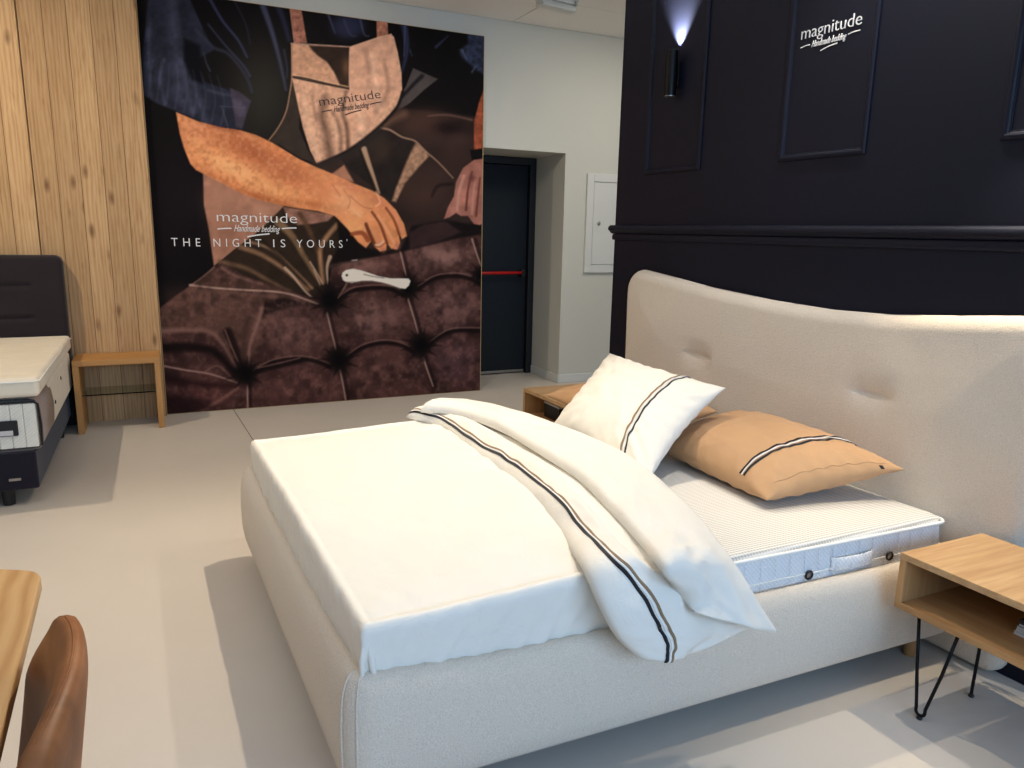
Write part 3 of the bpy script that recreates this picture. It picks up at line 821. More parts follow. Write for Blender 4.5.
# near tan pillow: foot-near, head-near, head-far, foot-far
pillow('tan_pillow', 'tan sateen pillow with black and white piping, lying nearest the side table', [(1.905, 1.865, .575), (2.455, 1.745, .66), (2.38, 2.56, .69), (1.90, 2.56, .60)], .205, 'tan_sateen', .215, None, MZ, 3, .06, Vector((-.08, -.02, 1)).normalized(), .40, cols=('piping_black', 'piping_white', 'piping_black'), tagpos=(.86, .012), hem=(.1, .05, .92, .03))
pillow('tan_pillow', 'tan sateen pillow at the far side, mostly hidden behind the white pillow', [(1.98, 2.68, .585), (2.36, 2.66, .68), (2.32, 3.46, .68), (1.87, 3.50, .625)], .15, 'tan_sateen', None, None, MZ, 8, .06, Vector((-.08, 0, 1)).normalized(), .40)
wb0, wb1 = on_z(549, 429, .575), on_z(649, 482, .575)
wt0, wt1 = on_x(609.5, 353, 2.12), on_x(726, 388, 2.12)
pillow('white_pillow', 'white sateen pillow with black and taupe piping leaning on the tan pillows', [wb0, wb1, wt1, wt0], .17, 'sateen', .755, None, MZ+.001, 5, .10, None, .36, cols=('piping_taupe', 'piping_white', 'piping_black'), swap=True, tagpos=(.80, .955), hem=(.06, .955, .94, .955))

# ---- oak nightstands on hairpin legs
def nightstand(x0, y0, label, z1=.522):
    T = thing('nightstand', label, 'nightstand', (x0+.21, y0+.3, 0), 'oak cube nightstands on black hairpin legs')
    dx, dy, h, th_ = .405, .62, .185, .022; z0 = z1-h
    sh = lambda p: Vector((p.x-(p.y-y0)*.03, p.y, p.z))
    bm = newbox(x0, x0+dx, y0, y0+dy, z1-th_, z1, fn=sh); obj('top_panel', bm, 'oak_top', T, bevel=.0015)
    bm = newbox(x0, x0+dx, y0, y0+dy, z0, z0+th_, fn=sh); obj('bottom_panel', bm, 'oak_front', T, bevel=.0015)
    for y in (y0, y0+dy-th_):
        bm = newbox(x0, x0+dx, y, y+th_, z0+th_, z1-th_, fn=sh); obj('side_panel', bm, 'oak_side', T, bevel=.0015)
    bm = newbox(x0+dx-.012, x0+dx, y0+th_, y0+dy-th_, z0+th_, z1-th_, fn=sh); obj('back_panel', bm, 'oak_front', T)
    for (cx, cy, sx_, sy_) in ((x0+.045, y0+.055, -1, -1), (x0+.045, y0+dy-.055, -1, 1), (x0+dx-.055, y0+dy-.055, 1, 1), (x0+dx-.055, y0+.055, 1, -1)):
        # each leg: a bent rod hanging in a diagonal plane, splayed outwards
        if sx_ < 0: tc, foot, d = Vector((cx-.018, cy-.07*sy_, z0)), Vector((cx-.040, cy-.065*sy_, .009)), Vector((-.15, .97*sy_, 0)).normalized()
        else: tc, foot, d = Vector((cx-.055, cy-.05*sy_, z0)), Vector((cx-.075, cy-.056*sy_, .009)), Vector((.87, .49*sy_, 0))
        A_ = tc-d*.062; B_ = tc+d*.062
        w_ = .014; pts = [A_, A_.lerp(foot-d*w_, .5), (foot-d*w_)+Vector((0, 0, .03))]
        for k in range(7):
            an = math.pi*k/6; pts.append(foot + Vector((0, 0, w_+.004)) - d*w_*math.cos(an) - Vector((0, 0, 1))*w_*math.sin(an))
        pts += [(foot+d*w_)+Vector((0, 0, .03)), B_.lerp(foot+d*w_, .5), B_]
        bm = bmesh.new(); tube(bm, pts, .0052, 10); lg = obj('hairpin_leg', bm, 'black_metal', T, smooth=True)
        bm = bmesh.new(); lathe(bm, [(.008, -.0085), (.009, -.006), (.008, 0), (.003, .001)], foot+Vector((0, 0, .0)), seg=14); obj('foot_cap', bm, 'black_plastic', lg, smooth=True)
    return T
NS1 = nightstand(2.092, .832, 'oak cube nightstand with black hairpin legs at the near side of the bed')
NS2 = nightstand(2.080, 3.525, 'oak cube nightstand at the far side of the bed, behind the white pillow')

# booklets in the near nightstand
zb = .522-.185+.0225
for i in range(4):
    bm = bmesh.new(); x0_, y1_ = 2.217+.003*(i % 2), 1.167-.003*i
    box(bm, x0_+.0015, x0_+.205, y1_-.15, y1_-.0015, zb+.001, zb+.0080)
    T = thing('booklet', ['grey-edged booklet at the bottom of the small stack in the near nightstand', 'grey-edged booklet second from the bottom of the stack in the near nightstand', 'grey-edged booklet third from the bottom of the stack in the near nightstand', 'black-covered booklet topmost of the stack in the near nightstand'][i], 'booklet', (x0_+.1, y1_-.075, zb), 'booklets in the near nightstand')
    obj('pages', bm, 'paper', T)
    bm = bmesh.new(); box(bm, x0_, x0_+.206, y1_-.151, y1_, zb, zb+.001); box(bm, x0_, x0_+.206, y1_-.151, y1_, zb+.0080, zb+.0090+(.012 if i == 3 else 0)); obj('cover', bm, 'paper_dark' if i == 3 else 'paper', T)
    zb += .0093
# small dark box with white top edge in the far nightstand
zb = .522-.185+.0225
T = thing('small_box', 'small black box with a white lid edge inside the far nightstand', 'box', (2.21, 3.92, zb))
bm = newbox(2.15, 2.26, 3.83, 4.02, zb, zb+.085); obj('body', bm, 'black_plastic', T, bevel=.003)
bm = newbox(2.148, 2.262, 3.828, 4.022, zb+.0855, zb+.10); obj('lid', bm, 'paper', T, bevel=.003)

# ================================================================== LEFT SIDE TABLE
ST = thing('side_table', 'oak side table with a glass shelf between the dark bed and the poster', 'side table', (-.31, 6.16, 0))
sx0, sx1, sy0, sy1, sz = -.588, -.022, 5.99, 6.345, .535
bm = newbox(sx0, sx1, sy0, sy1, sz-.04, sz); obj('top_panel', bm, 'oak_orange', ST, bevel=.002)
bm = newbox(sx0, sx0+.04, sy0, sy1, .001, sz-.0405); obj('side_panel', bm, 'oak_orange_z', ST, bevel=.002)
bm = newbox(sx1-.04, sx1, sy0, sy1, .001, sz-.0405); obj('side_panel', bm, 'oak_orange_z', ST, bevel=.002)
bm = newbox(sx0+.041, sx1-.041, sy0+.05, sy1-.01, .268, .276); obj('glass_shelf', bm, 'glass', ST)
for x in (sx0+.046, sx1-.046):
    for y in (sy0+.09, sy1-.05): obj('shelf_pin', newbox(x-.006, x+.006, y-.006, y+.006, .258, .2675), 'steel', ST)

# ================================================================== DARK BED ON THE LEFT
DB = thing('box_spring_bed', 'dark navy upholstered bed with black-grey headboard against the oak wall', 'bed', (-1.5, 5.3, 0))
bx1, bx0 = -.645, -2.45
# headboard with three padded rows
def dark_headboard():
    bm = bmesh.new(); rows, back = [], []
    hx0, hx1, hz0, hz1, hy = -2.5, -.61, .02, 1.265, 6.225
    nx, nz_ = 90, 80
    for j in range(nz_+1):
        v = j/nz_; r_, b_ = [], []
        for i in range(nx+1):
            u = (1-math.cos(math.pi*i/nx))/2*.6+.4*i/nx
            x = hx0+(hx1-hx0)*u; e = min(x-hx0, hx1-x); RC = .05
            drop = RC-math.sqrt(max(0, RC*RC-(RC-e)**2)) if e < RC else 0
            z = hz0+(hz1-drop-hz0)*v; dd = max(0, min(e, hz1-drop-z, .03))
            h = .07+math.sqrt(max(0, .03**2-(.03-dd)**2))
            for zc in (1.055, .825):
                fade = 1-sstep(-.83, -.79, x); h -= .024*math.exp(-((z-zc)/.012)**2)*fade
            h += .0015*nz(x*8, z*8)
            r_.append(Vector((x, hy+.10-h, z))); b_.append(Vector((x, hy+.11, z)))
        rows.append(r_); back.append(b_)
    A = surf(bm, rows); B = surf(bm, back)
    for i in range(nz_):
        for k in (0, nx): bm.faces.new((A[i][k], A[i+1][k], B[i+1][k], B[i][k]))
    for k in range(nx):
        for i in (0, nz_): bm.faces.new((A[i][k], A[i][k+1], B[i][k+1], B[i][k]))
    return bm
obj('headboard', dark_headboard(), 'dark_headboard', DB, smooth=True)
bm = newbox(bx0, bx1, 4.5, 6.215, .095, .30); obj('base_box', bm, 'dark_upholstery', DB, bevel=.012, seg=3)
for (x, y) in ((-.80, 4.57), (bx0+.15, 4.57), (-.70, 5.95), (bx0+.15, 5.95)):
    bm = bmesh.new(); lathe(bm, [(.024, .0005), (.028, .002), (.032, .0945)], (x, y, 0), seg=20); obj('leg', bm, 'black_plastic', DB, smooth=False)
a = on_y(9.5, 484.5, 4.4975); b = on_y(22, 487.5, 4.4975)
bm = newbox(a.x, b.x, 4.494, 4.4985, .150, .163); k = obj('metal_badge', bm, 'steel', DB); k['label'] = 'small silver badge'
# mattress with taupe wrap and display window
BM = thing('display_mattress', 'white and taupe mattress with a cut-out window on the dark bed', 'mattress', (-1.5, 5.3, .305))
mx1 = -.615
bm = newbox(bx0+.03, mx1, 4.95, 6.20, .302, .585); obj('core', bm, 'off_white_knit', BM, bevel=.03, seg=4)
def wrap():
    bm = bmesh.new(); rows = []
    for x_, z_ in [(mx1-1.7, .303), (mx1-.05, .3025), (mx1-.012, .31), (mx1+.004, .34), (mx1+.006, .44), (mx1+.004, .53), (mx1-.012, .572), (mx1-.05, .587), (mx1-1.7, .588)]:
        yend = 5.02 if z_ < .35 or z_ > .57 else 5.07-.10*abs(z_-.45)/.13
        rows.append([Vector((x_, 4.535, z_)), Vector((x_, 4.56, z_)), Vector((x_, yend, z_))])
    surf(bm, rows); return bm
o_ = obj('taupe_wrap', wrap(), 'taupe_fabric', BM, smooth=True); sd = o_.modifiers.new('t', 'SOLIDIFY'); sd.thickness = .006; sd.offset = 0
for k in range(7):
    xb = mx1-.012-.058*k; obj('quilted_panel', newbox(xb-.0575, xb, 4.508, 4.95, .322, .560), 'quilted_warm', BM, bevel=.006, seg=3)
obj('quilted_panel', newbox(bx0+.03, mx1-.42, 4.508, 4.95, .322, .560), 'quilted_warm', BM, bevel=.008)
bm = bmesh.new(); tube(bm, [(-2.2, 4.51, .570), (mx1-.02, 4.51, .568), (mx1+.0, 4.51, .555), (mx1+.006, 4.512, .44), (mx1+.002, 4.51, .33)], .006, 8); obj('black_binding', bm, 'piping_black', BM, smooth=True)
bm = newbox(-1.05, -.712, 4.496, 4.5075, .392, .476); lb = obj('end_label', bm, 'black_plastic', BM, bevel=.006); lb['label'] = 'black label'
bm = newbox(-1.05, -.735, 4.492, 4.4958, .398, .424); k = obj('label_stripe', bm, 'paper', lb)
for (y, z) in ((5.55, .50), (5.18, .42)):
    bm = bmesh.new(); lathe(bm, [(.011, 0), (.013, .003), (.006, .005)], (mx1+.001, y, z), frame=(Vector((0, 1, 0)), Vector((0, 0, 1)), Vector((1, 0, 0)))); obj('air_vent', bm, 'black_plastic', BM, smooth=True)
# topper
TP = thing('mattress_topper', 'thick cream knit topper lying on the display mattress of the dark bed', 'topper', (-1.5, 5.3, .59))
bm = newbox(bx0+.02, -.60, 4.505, 6.205, .592, .695)
bmesh.ops.subdivide_edges(bm, edges=bm.edges, cuts=1, use_grid_fill=True)
o_ = obj('topper_body', bm, 'off_white_knit', TP, bevel=.026, seg=5)
bm = bmesh.new(); tube(bm, [(-2.3, 4.501, .676), (-.62, 4.501, .676), (-.598, 4.52, .676), (-.596, 6.18, .676)], .004, 8); obj('topper_piping', bm, 'piping_white', TP, smooth=True)

# ================================================================== TABLE AND CHAIR IN THE FOREGROUND
TB = thing('dining_table', 'oak table with rounded corner at the lower left edge', 'table', (-.75, 1.3, 0))
def table_top():
    bm = bmesh.new(); c = []
    P = [Vector((-.268, 1.775)), Vector((-.235, .55)), Vector((-1.35, .55)), Vector((-1.37, 2.27))]
    P = [Vector((-.268, 1.785)), Vector((-.236, .50)), Vector((-1.30, .50)), Vector((-1.33, 1.93+.5))]
    P[3] = Vector((-1.33, 1.785+1.07*.55))
    pts = []
    for i in range(4):
        a_, b_, c_ = P[i-1], P[i], P[(i+1) % 4]; d1 = (a_-b_).normalized(); d2 = (c_-b_).normalized(); r = .045
        for k in range(9):
            t_ = k/8; q = (b_+d1*r)*(1-t_)**2 + b_*2*t_*(1-t_) + (b_+d2*r)*t_*t_; pts.append(Vector((q.x, q.y, .72)))
    prism(bm, pts, (0, 0, .03)); return bm
obj('tabletop', table_top(), 'table_oak', TB, bevel=.004)
for (x, y) in ((-.38, 1.62), (-.36, .68), (-1.2, 2.05), (-1.2, .68)):
    bm = bmesh.new(); tube(bm, [(x, y, .001), (x-.02, y-.01, .36), (x-.045, y-.02, .7195)], [.016, .022, .027], 16); obj('leg', bm, 'black_metal', TB, smooth=True)

CHR = thing('leather_chair', 'brown leather shell chair with a stitched edge, seen from behind at the oak table', 'chair', (-.33, .98, 0))
def shell():
    rows_o, rows_i = [], []
    nu, nv = 40, 36
    for i in range(nu+1):
        a_ = (i/nu-.5)*2             # -1..1 across the back (y)
        ro, ri = [], []
        for j in range(nv+1):
            v = j/nv
            hw = .215+.035*math.sin(math.pi*min(1, v*.9+.05))
            if v > .72: hw *= math.sqrt(max(.05, 1-((v-.72)/.28)**2*.42))
            z = .47 + v*.395*(1-.05*abs(a_)**3)
            e = 1-abs(a_)
            y = 1.165 + a_*hw*1.1
            wrapx = (.075-.045*sstep(.6, 1, v))*a_**2
            x = -.213 + .062*v**.9 - wrapx
            edge = min(1, min(e*5, (1-v)*6)); th_ = .006+.017*math.sqrt(max(0, 1-(1-edge)**2))
            ro.append(Vector((x+th_, y, z))); ri.append(Vector((x-th_, y, z)))
        rows_o.append(ro); rows_i.append(ri)
    return rows_o, rows_i
ro, ri = shell(); bm = bmesh.new(); A = surf(bm, ro); B = surf(bm, ri)
n1_, m1_ = len(ro)-1, len(ro[0])-1
for i in range(n1_):
    for k in (0, m1_): bm.faces.new((A[i][k], A[i+1][k], B[i+1][k], B[i][k]))
for k in range(m1_):
    for i in (0, n1_): bm.faces.new((A[i][k], A[i][k+1], B[i][k+1], B[i][k]))
BK = obj('backrest', bm, 'leather', CHR, smooth=True)
bm = bmesh.new(); seam = [ (ro[i][m1_]+ri[i][m1_])/2 + Vector((0, 0, .0005)) for i in range(n1_+1)]
seam = [(ro[0][j]+ri[0][j])/2+Vector((0, -.002, 0)) for j in range(m1_-1)] + seam[2:-2] + [(ro[n1_][j]+ri[n1_][j])/2+Vector((0, .002, 0)) for j in range(m1_-2, -1, -1)]
tube(bm, seam, .0014, 6); obj('edge_seam', bm, 'leather', BK, smooth=True)
bm = newbox(-.66, -.235, .91, 1.34, .43, .50); bmesh.ops.subdivide_edges(bm, edges=bm.edges, cuts=3, use_grid_fill=True)
obj('seat', bm, 'leather', CHR, bevel=.02, seg=4)
for (x, y) in ((-.61, .96), (-.61, 1.29), (-.29, .96), (-.29, 1.29)):
    bm = bmesh.new(); tube(bm, [(x*1.0+(-.03 if x < -.4 else .03), y+(-.03 if y < 1 else .03), .001), (x, y, .4295)], [.009, .014], 12); obj('leg', bm, 'black_metal', CHR, smooth=True)

# ================================================================== POSTER (a printed board standing in front of the back wall)
PX0, PX1, PY, PTOP = -.003, 2.728, 6.405, 3.168
PT = thing('poster_board', 'tall dark printed board showing a craftsman in an apron tufting brown velvet', 'poster', (1.36, PY+.02, 0))
bm = newbox(PX0, PX1, PY+.001, PY+.055, .002, PTOP); obj('board', bm, 'poster_edge', PT, bevel=.002)

def poster_picture():
    NXp, NZp = 430, 500
    gx, gz = np.meshgrid(np.linspace(PX0+.004, PX1-.006, NXp+1), np.linspace(.006, PTOP-.004, NZp+1))
    D = np.stack([gx, np.full_like(gx, PY), gz-CAMH], -1)
    f_ = np.array(FW); r_ = np.array(RT); u_ = np.array(UP)
    zz = D@f_; X = 512+FPX*(D@r_)/zz; Y = 384-FPX*(D@u_)/zz      # the print's own drawing grid
    img = np.zeros(X.shape+(3,)); img[:] = (15, 12, 13)
    rng = np.random.RandomState(3)
    def vnoise(sc, seed=0, oct=3):
        out = np.zeros_like(X); amp = 1; tot = 0
        for o in range(oct):
            g_ = np.random.RandomState(seed*17+o).rand(160, 160); s = sc/(2**o)
            a = (X/s) % 159; b = (np.abs(Y+200)/s) % 159; i = a.astype(int); j = b.astype(int); fa = a-i; fb = b-j
            fa = fa*fa*(3-2*fa); fb = fb*fb*(3-2*fb)
            out += amp*((g_[i, j]*(1-fa)+g_[i+1, j]*fa)*(1-fb)+(g_[i, j+1]*(1-fa)+g_[i+1, j+1]*fa)*fb); tot += amp; amp *= .55
        return out/tot-.5
    N1, N2, N3 = vnoise(22, 1), vnoise(8, 2), vnoise(3.2, 3, 2)
    def put(mask, c, al=1.0, tex=0, tn=None):
        m_ = (mask*al)[..., None]; col = np.array(c, float)
        if tex: col = col*(1+tex*2*(tn if tn is not None else N2)[..., None])
        img[:] = img*(1-m_)+col*m_
    def sdf(P):
        P = np.array(P, float); d = np.full(X.shape, 1e9); s = np.ones(X.shape)
        for i in range(len(P)):
            a, b = P[i], P[i-1]; e = b-a; wx, wy = X-a[0], Y-a[1]
            t = np.clip((wx*e[0]+wy*e[1])/(e@e+1e-9), 0, 1); bx, by = wx-e[0]*t, wy-e[1]*t
            d = np.minimum(d, bx*bx+by*by)
            c1, c2, c3 = Y >= a[1], Y < b[1], e[0]*wy > e[1]*wx
            fl = (c1 & c2 & c3) | (~c1 & ~c2 & ~c3); s[fl] *= -1
        return s*np.sqrt(d)
    def poly(P, c, soft=1.0, al=1.0, tex=0, tn=None):
        put(np.clip(.5-sdf(P)/soft, 0, 1), c, al, tex, tn)
    def line(P, c, w0=1.5, w1=None, soft=1.0, al=1.0, tex=0):
        w1 = w0 if w1 is None else w1; P = [interp([(a, b, 0) for a, b in P], k/24) for k in range(25)] if len(P) > 2 else [Vector((a, b, 0)) for a, b in P]
        best = np.full(X.shape, 1e9); n = len(P)-1
        for i in range(n):
            a, b = P[i], P[i+1]; ex, ey = b.x-a.x, b.y-a.y; wx, wy = X-a.x, Y-a.y
            t = np.clip((wx*ex+wy*ey)/(ex*ex+ey*ey+1e-9), 0, 1); d = np.hypot(wx-ex*t, wy-ey*t)
            best = np.minimum(best, d-(w0+(w1-w0)*(i+t)/n)/2)
        put(np.clip(.5-best/soft, 0, 1), c, al, tex)
    def blob(x, y, rx, ry, c, al=1.0, rot=0, p=2, tex=0):
        a = math.radians(rot); dx, dy = X-x, Y-y; u = (dx*math.cos(a)+dy*math.sin(a))/rx; v = (-dx*math.sin(a)+dy*math.cos(a))/ry
        put(np.exp(-(u*u+v*v)**(p/2)), c, al, tex)
    # --- ground tones
    blob(262, 95, 38, 60, (48, 46, 40), .9); blob(180, 200, 30, 60, (26, 19, 24), .8)
    # --- shirt sleeve on the left
    poly([(154, -60), (146, 20), (143, 50), (143, 95), (158, 104), (178, 112), (208, 125), (236, 130), (243, 129), (247, 112), (251, 101), (238, 93), (205, 82), (196, 60), (214, 50), (200, 22), (186, -10), (180, -60)], (40, 42, 56), 2, 1, .3, N2)
    for P, w in (([(172, -30), (173, 20), (177, 60), (180, 100)], 11), ([(150, 20), (148, 60), (150, 95)], 5), ([(164, 60), (160, 80), (165, 104)], 4), ([(192, 80), (200, 105), (206, 122)], 7), ([(181, 60), (188, 90), (193, 112)], 6)):
        line(P, (82, 85, 108), w*.5, w*.7, w, .55, .3)
    poly([(184, 38), (200, 46), (201, 70), (204, 84), (192, 80), (184, 60)], (8, 8, 14), 4, .9)
    line([(205, -10), (222, 20), (238, 40), (247, 57)], (62, 65, 98), 3, 2, 2, .8); line([(208, 24), (225, 45), (243, 65), (250, 76)], (64, 66, 92), 1.5, 2, 2, .8)
    line([(196, 30), (213, 47), (227, 53), (240, 67), (248, 80), (252, 92)], (56, 58, 76), 3, 2, 3, .8); line([(234, 0), (246, 25), (250, 44)], (48, 50, 70), 1.5, 1, 2, .7)
    line([(204, 52), (206, 62), (210, 71)], (60, 62, 76), 1, 2, 1.5, .8)
    line([(208, 90), (222, 94), (236, 96)], (66, 68, 84), 2, 3, 3, .8)
    poly([(230, 88), (240, 92), (251, 101), (246, 115), (242, 129), (236, 127), (233, 108)], (74, 66, 80), 2, .9, .3); line([(222, 107), (228, 128)], (90, 88, 104), 1, 1, 1.5, .6); line([(220, 106), (245, 108)], (96, 94, 110), .8, .8, 1, .5)
    for k in range(9):
        line([(148+k*9, 96+k*4), (150+k*9.3, 78+k*3), (153+k*8, 60+k*2)], (90, 92, 112), 1.6, .6, 2.5, .35)
    # --- shirt front folds
    line([(262, 3), (272, 32), (280, 62), (286, 90)], (72, 75, 100), 6, 1.2, 3, .85); line([(278, 6), (284, 22), (289, 40)], (42, 44, 66), 6, 4, 3, .8); line([(284, 50), (287, 66), (287, 78)], (60, 62, 84), 2, 1, 2, .7)
    blob(348, 26, 17, 13, (42, 45, 70), .95, 0, 4); line([(328, 14), (335, 33)], (70, 74, 100), 2.5, 1, 2, .8); line([(344, 20), (350, 34), (356, 36)], (68, 70, 94), 1.5, 1, 2, .7); line([(360, 18), (364, 34), (369, 36)], (74, 78, 104), 2, 1, 2, .8)
    line([(404, 24), (407, 48), (402, 72)], (48, 52, 80), 7, 2, 3, .9); line([(405, 26), (404, 56)], (84, 90, 118), 1.2, .8, 1.5, .8)
    line([(436, 47), (448, 36)], (60, 68, 100), 3, 1, 2, .7); line([(410, 50), (412, 56)], (70, 74, 98), 1.5, 1, 1.5, .7)
    poly([(467, 30), (486, 33), (486, 76), (476, 70), (462, 58), (459, 50), (468, 44)], (52, 58, 80), 3, .95, .35, N3); line([(462, 50), (466, 58)], (110, 120, 146), 2, 1, 2, .7); line([(472, 72), (476, 66)], (96, 104, 130), 2, 1, 2, .7)
    # --- grey fold between apron and sleeve
    poly([(413, 68), (424, 73), (438, 79), (424, 90), (410, 103), (396, 112), (399, 98), (406, 86)], (80, 72, 70), 1.5, 1, .1); line([(422, 76), (412, 86), (403, 96)], (26, 22, 26), 4, 3, 2.5, .9)
    # --- brown cloth behind and below
    poly([(396, 108), (440, 112), (484, 118), (484, 232), (400, 255), (320, 268), (262, 212), (300, 165), (345, 152), (378, 128)], (50, 37, 33), 4, 1, .25, N1)
    blob(425, 122, 26, 14, (78, 52, 44), .8); line([(428, 116), (448, 115), (472, 120)], (126, 92, 82), 1, 2, 2, .8); blob(450, 128, 16, 8, (24, 14, 16), .9)
    blob(455, 155, 18, 16, (62, 42, 38), .7); blob(425, 195, 25, 22, (72, 50, 44), .75); blob(460, 140, 12, 8, (80, 54, 50), .5)
    poly([(379, 129), (392, 131), (414, 140), (405, 165), (396, 188), (392, 202), (378, 190), (352, 172), (340, 158), (352, 148)], (38, 31, 29), 2, 1, .2); blob(380, 150, 12, 14, (66, 50, 42), .7, 30)
    line([(348, 158), (366, 148), (380, 138)], (56, 46, 40), 8, 6, 6, .5)
    line([(381, 128), (390, 130), (402, 137), (415, 141), (424, 150), (438, 162), (453, 178)], (168, 130, 108), 2, 1, 1.5, .95)
    line([(385, 126), (392, 120), (404, 114)], (120, 86, 70), 4, 8, 6, .6)
    line([(364, 149), (369, 164), (374, 178), (379, 193)], (186, 150, 122), 5.5, 2, 2, .95); line([(360, 150), (366, 168), (374, 190)], (30, 24, 22), 2, 2, 2, .6)
    poly([(416, 143), (424, 149), (429, 156), (418, 168), (405, 183), (396, 202), (392, 201), (396, 188), (404, 168), (411, 152)], (170, 130, 104), 2.5, .95, .25, N3)
    poly([(330, 175), (344, 165), (348, 172), (354, 182), (345, 182)], (176, 122, 96), 2, .95, .2)
    line([(432, 196), (438, 186), (452, 184)], (24, 16, 16), 2, 3, 3, .7)
    # --- apron bib
    poly([(289, 2), (300.5, 4), (307, 43), (294, 43.5)], (158, 104, 86), 1.2, 1, .3, N3); line([(289.5, 4), (294.5, 43)], (198, 140, 118), 1, 1, 1, .6)
    poly([(376.5, 20), (387.5, 22), (388.5, 40), (377, 42)], (168, 110, 88), 1.2, 1, .3, N3)
    poly([(291, 43), (350, 46.5), (350, 90), (318, 92), (300, 108), (299, 128), (308, 150), (317, 164), (300, 158), (280, 145), (268, 140), (282, 120), (290, 98), (292, 78)], (56, 47, 41), 1.5, 1, .15, N2)
    poly([(291, 43.5), (309, 45), (349, 47), (349, 88), (320, 82), (292, 76)], (200, 150, 120), 1.2, 1, .14, N3)
    poly([(309, 45.5), (349.5, 47), (349, 87), (340, 85), (334, 72), (327, 62), (318, 56), (312, 50)], (48, 35, 28), 2, 1, .2, N2); blob(346, 68, 4, 10, (130, 90, 62), .6)
    poly([(292, 78), (320, 84), (350, 90), (350, 47), (360, 43.5), (377, 37.5), (391, 34), (394, 37), (398, 53), (401.5, 73), (402, 90), (396.5, 107), (380, 125.5), (364, 139), (349, 149.5), (332, 158), (317, 164.5), (310, 150), (303, 128), (298, 106), (296, 96)], (214, 164, 134), 1.2, 1, .14, N3)
    put(np.clip(.5-sdf([(350, 47), (391, 34), (402, 90), (349, 149), (349, 60)])/2, 0, 1), (222, 166, 138), .55, .25, N2)
    for P, w, a_ in (([(325, 98), (322, 115), (326, 132), (330, 155)], 8, .75), ([(346, 92), (343, 112), (347, 128), (348, 148)], 4, .8), ([(333, 112), (340, 130), (341, 150)], 4, .5), ([(312, 96), (316, 120)], 3, .4), ([(384, 60), (388, 90), (376, 112)], 4, .35), ([(365, 50), (370, 72)], 5, .3)):
        line(P, (96, 70, 58), w*.7, w, w*.9, a_, .3)
    for P, w in (([(304, 98), (309, 125), (318, 155)], 5), ([(334, 118), (337, 140)], 3), ([(356, 105), (362, 125), (356, 140)], 8), ([(372, 55), (376, 85), (380, 108)], 7)):
        line(P, (240, 196, 164), w*.5, w*.7, w, .6, .2)
    line([(292, 76.5), (305, 78), (320, 82), (349, 88.5)], (60, 44, 38), 1.6, 1.6, 1.2, .95); line([(292, 74.5), (320, 80), (348, 86.5)], (230, 190, 150), .8, .8, 1, .6)
    line([(350, 47), (349.5, 70), (350, 90)], (232, 180, 154), 1, 1, 1, .8); line([(291, 43.3), (349, 46.8)], (224, 180, 156), 1, 1, 1, .8); line([(351, 46.5), (377, 38), (391, 34.3)], (226, 178, 152), .8, .8, 1, .7)
    line([(292, 44), (292, 76), (290, 92), (286, 112), (278, 128), (269, 140)], (172, 130, 104), 1.6, 1, 1.2, .9)
    line([(317, 164), (349, 149.5), (380, 125.5), (397, 107), (403, 92)], (22, 18, 18), 2, 3, 2.5, .9); line([(318, 167), (352, 152), (381, 128)], (46, 40, 38), 4, 3, 3, .8)
    # --- lower apron on the left, under the arm
    poly([(203, 172), (228, 184), (258, 198), (284, 206), (280, 212), (268, 224), (254, 235), (234, 250), (214, 266), (209, 230), (204, 205)], (170, 120, 98), 1.5, 1, .16, N2)
    blob(222, 200, 16, 20, (188, 136, 112), .5); blob(262, 212, 10, 8, (200, 150, 122), .5); blob(228, 235, 14, 16, (150, 104, 82), .5)
    # --- pulled folds
    poly([(284, 206), (312, 210), (336, 214), (352, 232), (358, 242), (345, 262), (328, 270), (324, 300), (290, 290), (240, 282), (214, 268), (234, 250), (256, 234)], (48, 36, 28), 2, 1, .15, N2)
    poly([(283, 207), (310, 211), (334, 215), (328, 221), (312, 224), (298, 225), (288, 218)], (152, 108, 92), 2, .95, .2, N3)
    for P, w0, w1, c in (([(220, 262), (245, 268), (268, 280), (290, 292)], 5, 3, (110, 82, 62)), ([(240, 247), (262, 255), (285, 270), (308, 290)], 5, 3, (150, 112, 84)), ([(250, 242), (272, 250), (296, 272), (312, 288)], 2, 2, (176, 134, 104)),
                         ([(278, 222), (292, 236), (305, 258), (320, 282)], 8, 3, (140, 108, 78)), ([(300, 214), (308, 228), (318, 252)], 5, 4, (88, 60, 44)), ([(338, 224), (326, 238), (320, 252), (323, 282)], 5, 4, (170, 126, 92)), ([(262, 240), (285, 262), (306, 284)], 2, 1, (32, 22, 16)),
                         ([(352, 240), (342, 252), (332, 262)], 3, 3, (92, 64, 48))):
        line(P, c, w0, w1, 3, .85, .2)
    for P, w0, w1 in (([(285, 268), (293, 276), (306, 292), (322, 306)], 3, 1.2), ([(330, 257), (327, 268), (328, 285)], 4, 1.2), ([(310, 262), (318, 275), (323, 284)], 1.5, 1), ([(314, 270), (320, 285)], 1, .8)):
        line(P, (204, 172, 148), w0, w1, 1.6, .85)
    # --- velvet
    vel = [(150, 316), (162, 307), (176, 296), (190, 286), (214, 267), (222, 263), (245, 276), (290, 292), (316, 298), (328, 284), (332, 268), (352, 262), (380, 256), (402, 252), (440, 243), (462, 237), (486, 232), (486, 420), (150, 420)]
    poly(vel, (70, 45, 42), 1.5, 1, .35, N1)
    poly([(160, 308), (190, 287), (214, 268), (240, 278), (290, 290), (320, 303), (300, 305), (270, 320), (258, 345), (246, 370), (232, 352), (220, 336), (190, 330), (160, 336)], (86, 60, 52), 4, .9, .15, N2)
    blob(205, 305, 36, 13, (112, 80, 70), .7, 12); blob(225, 325, 20, 14, (96, 68, 58), .6)
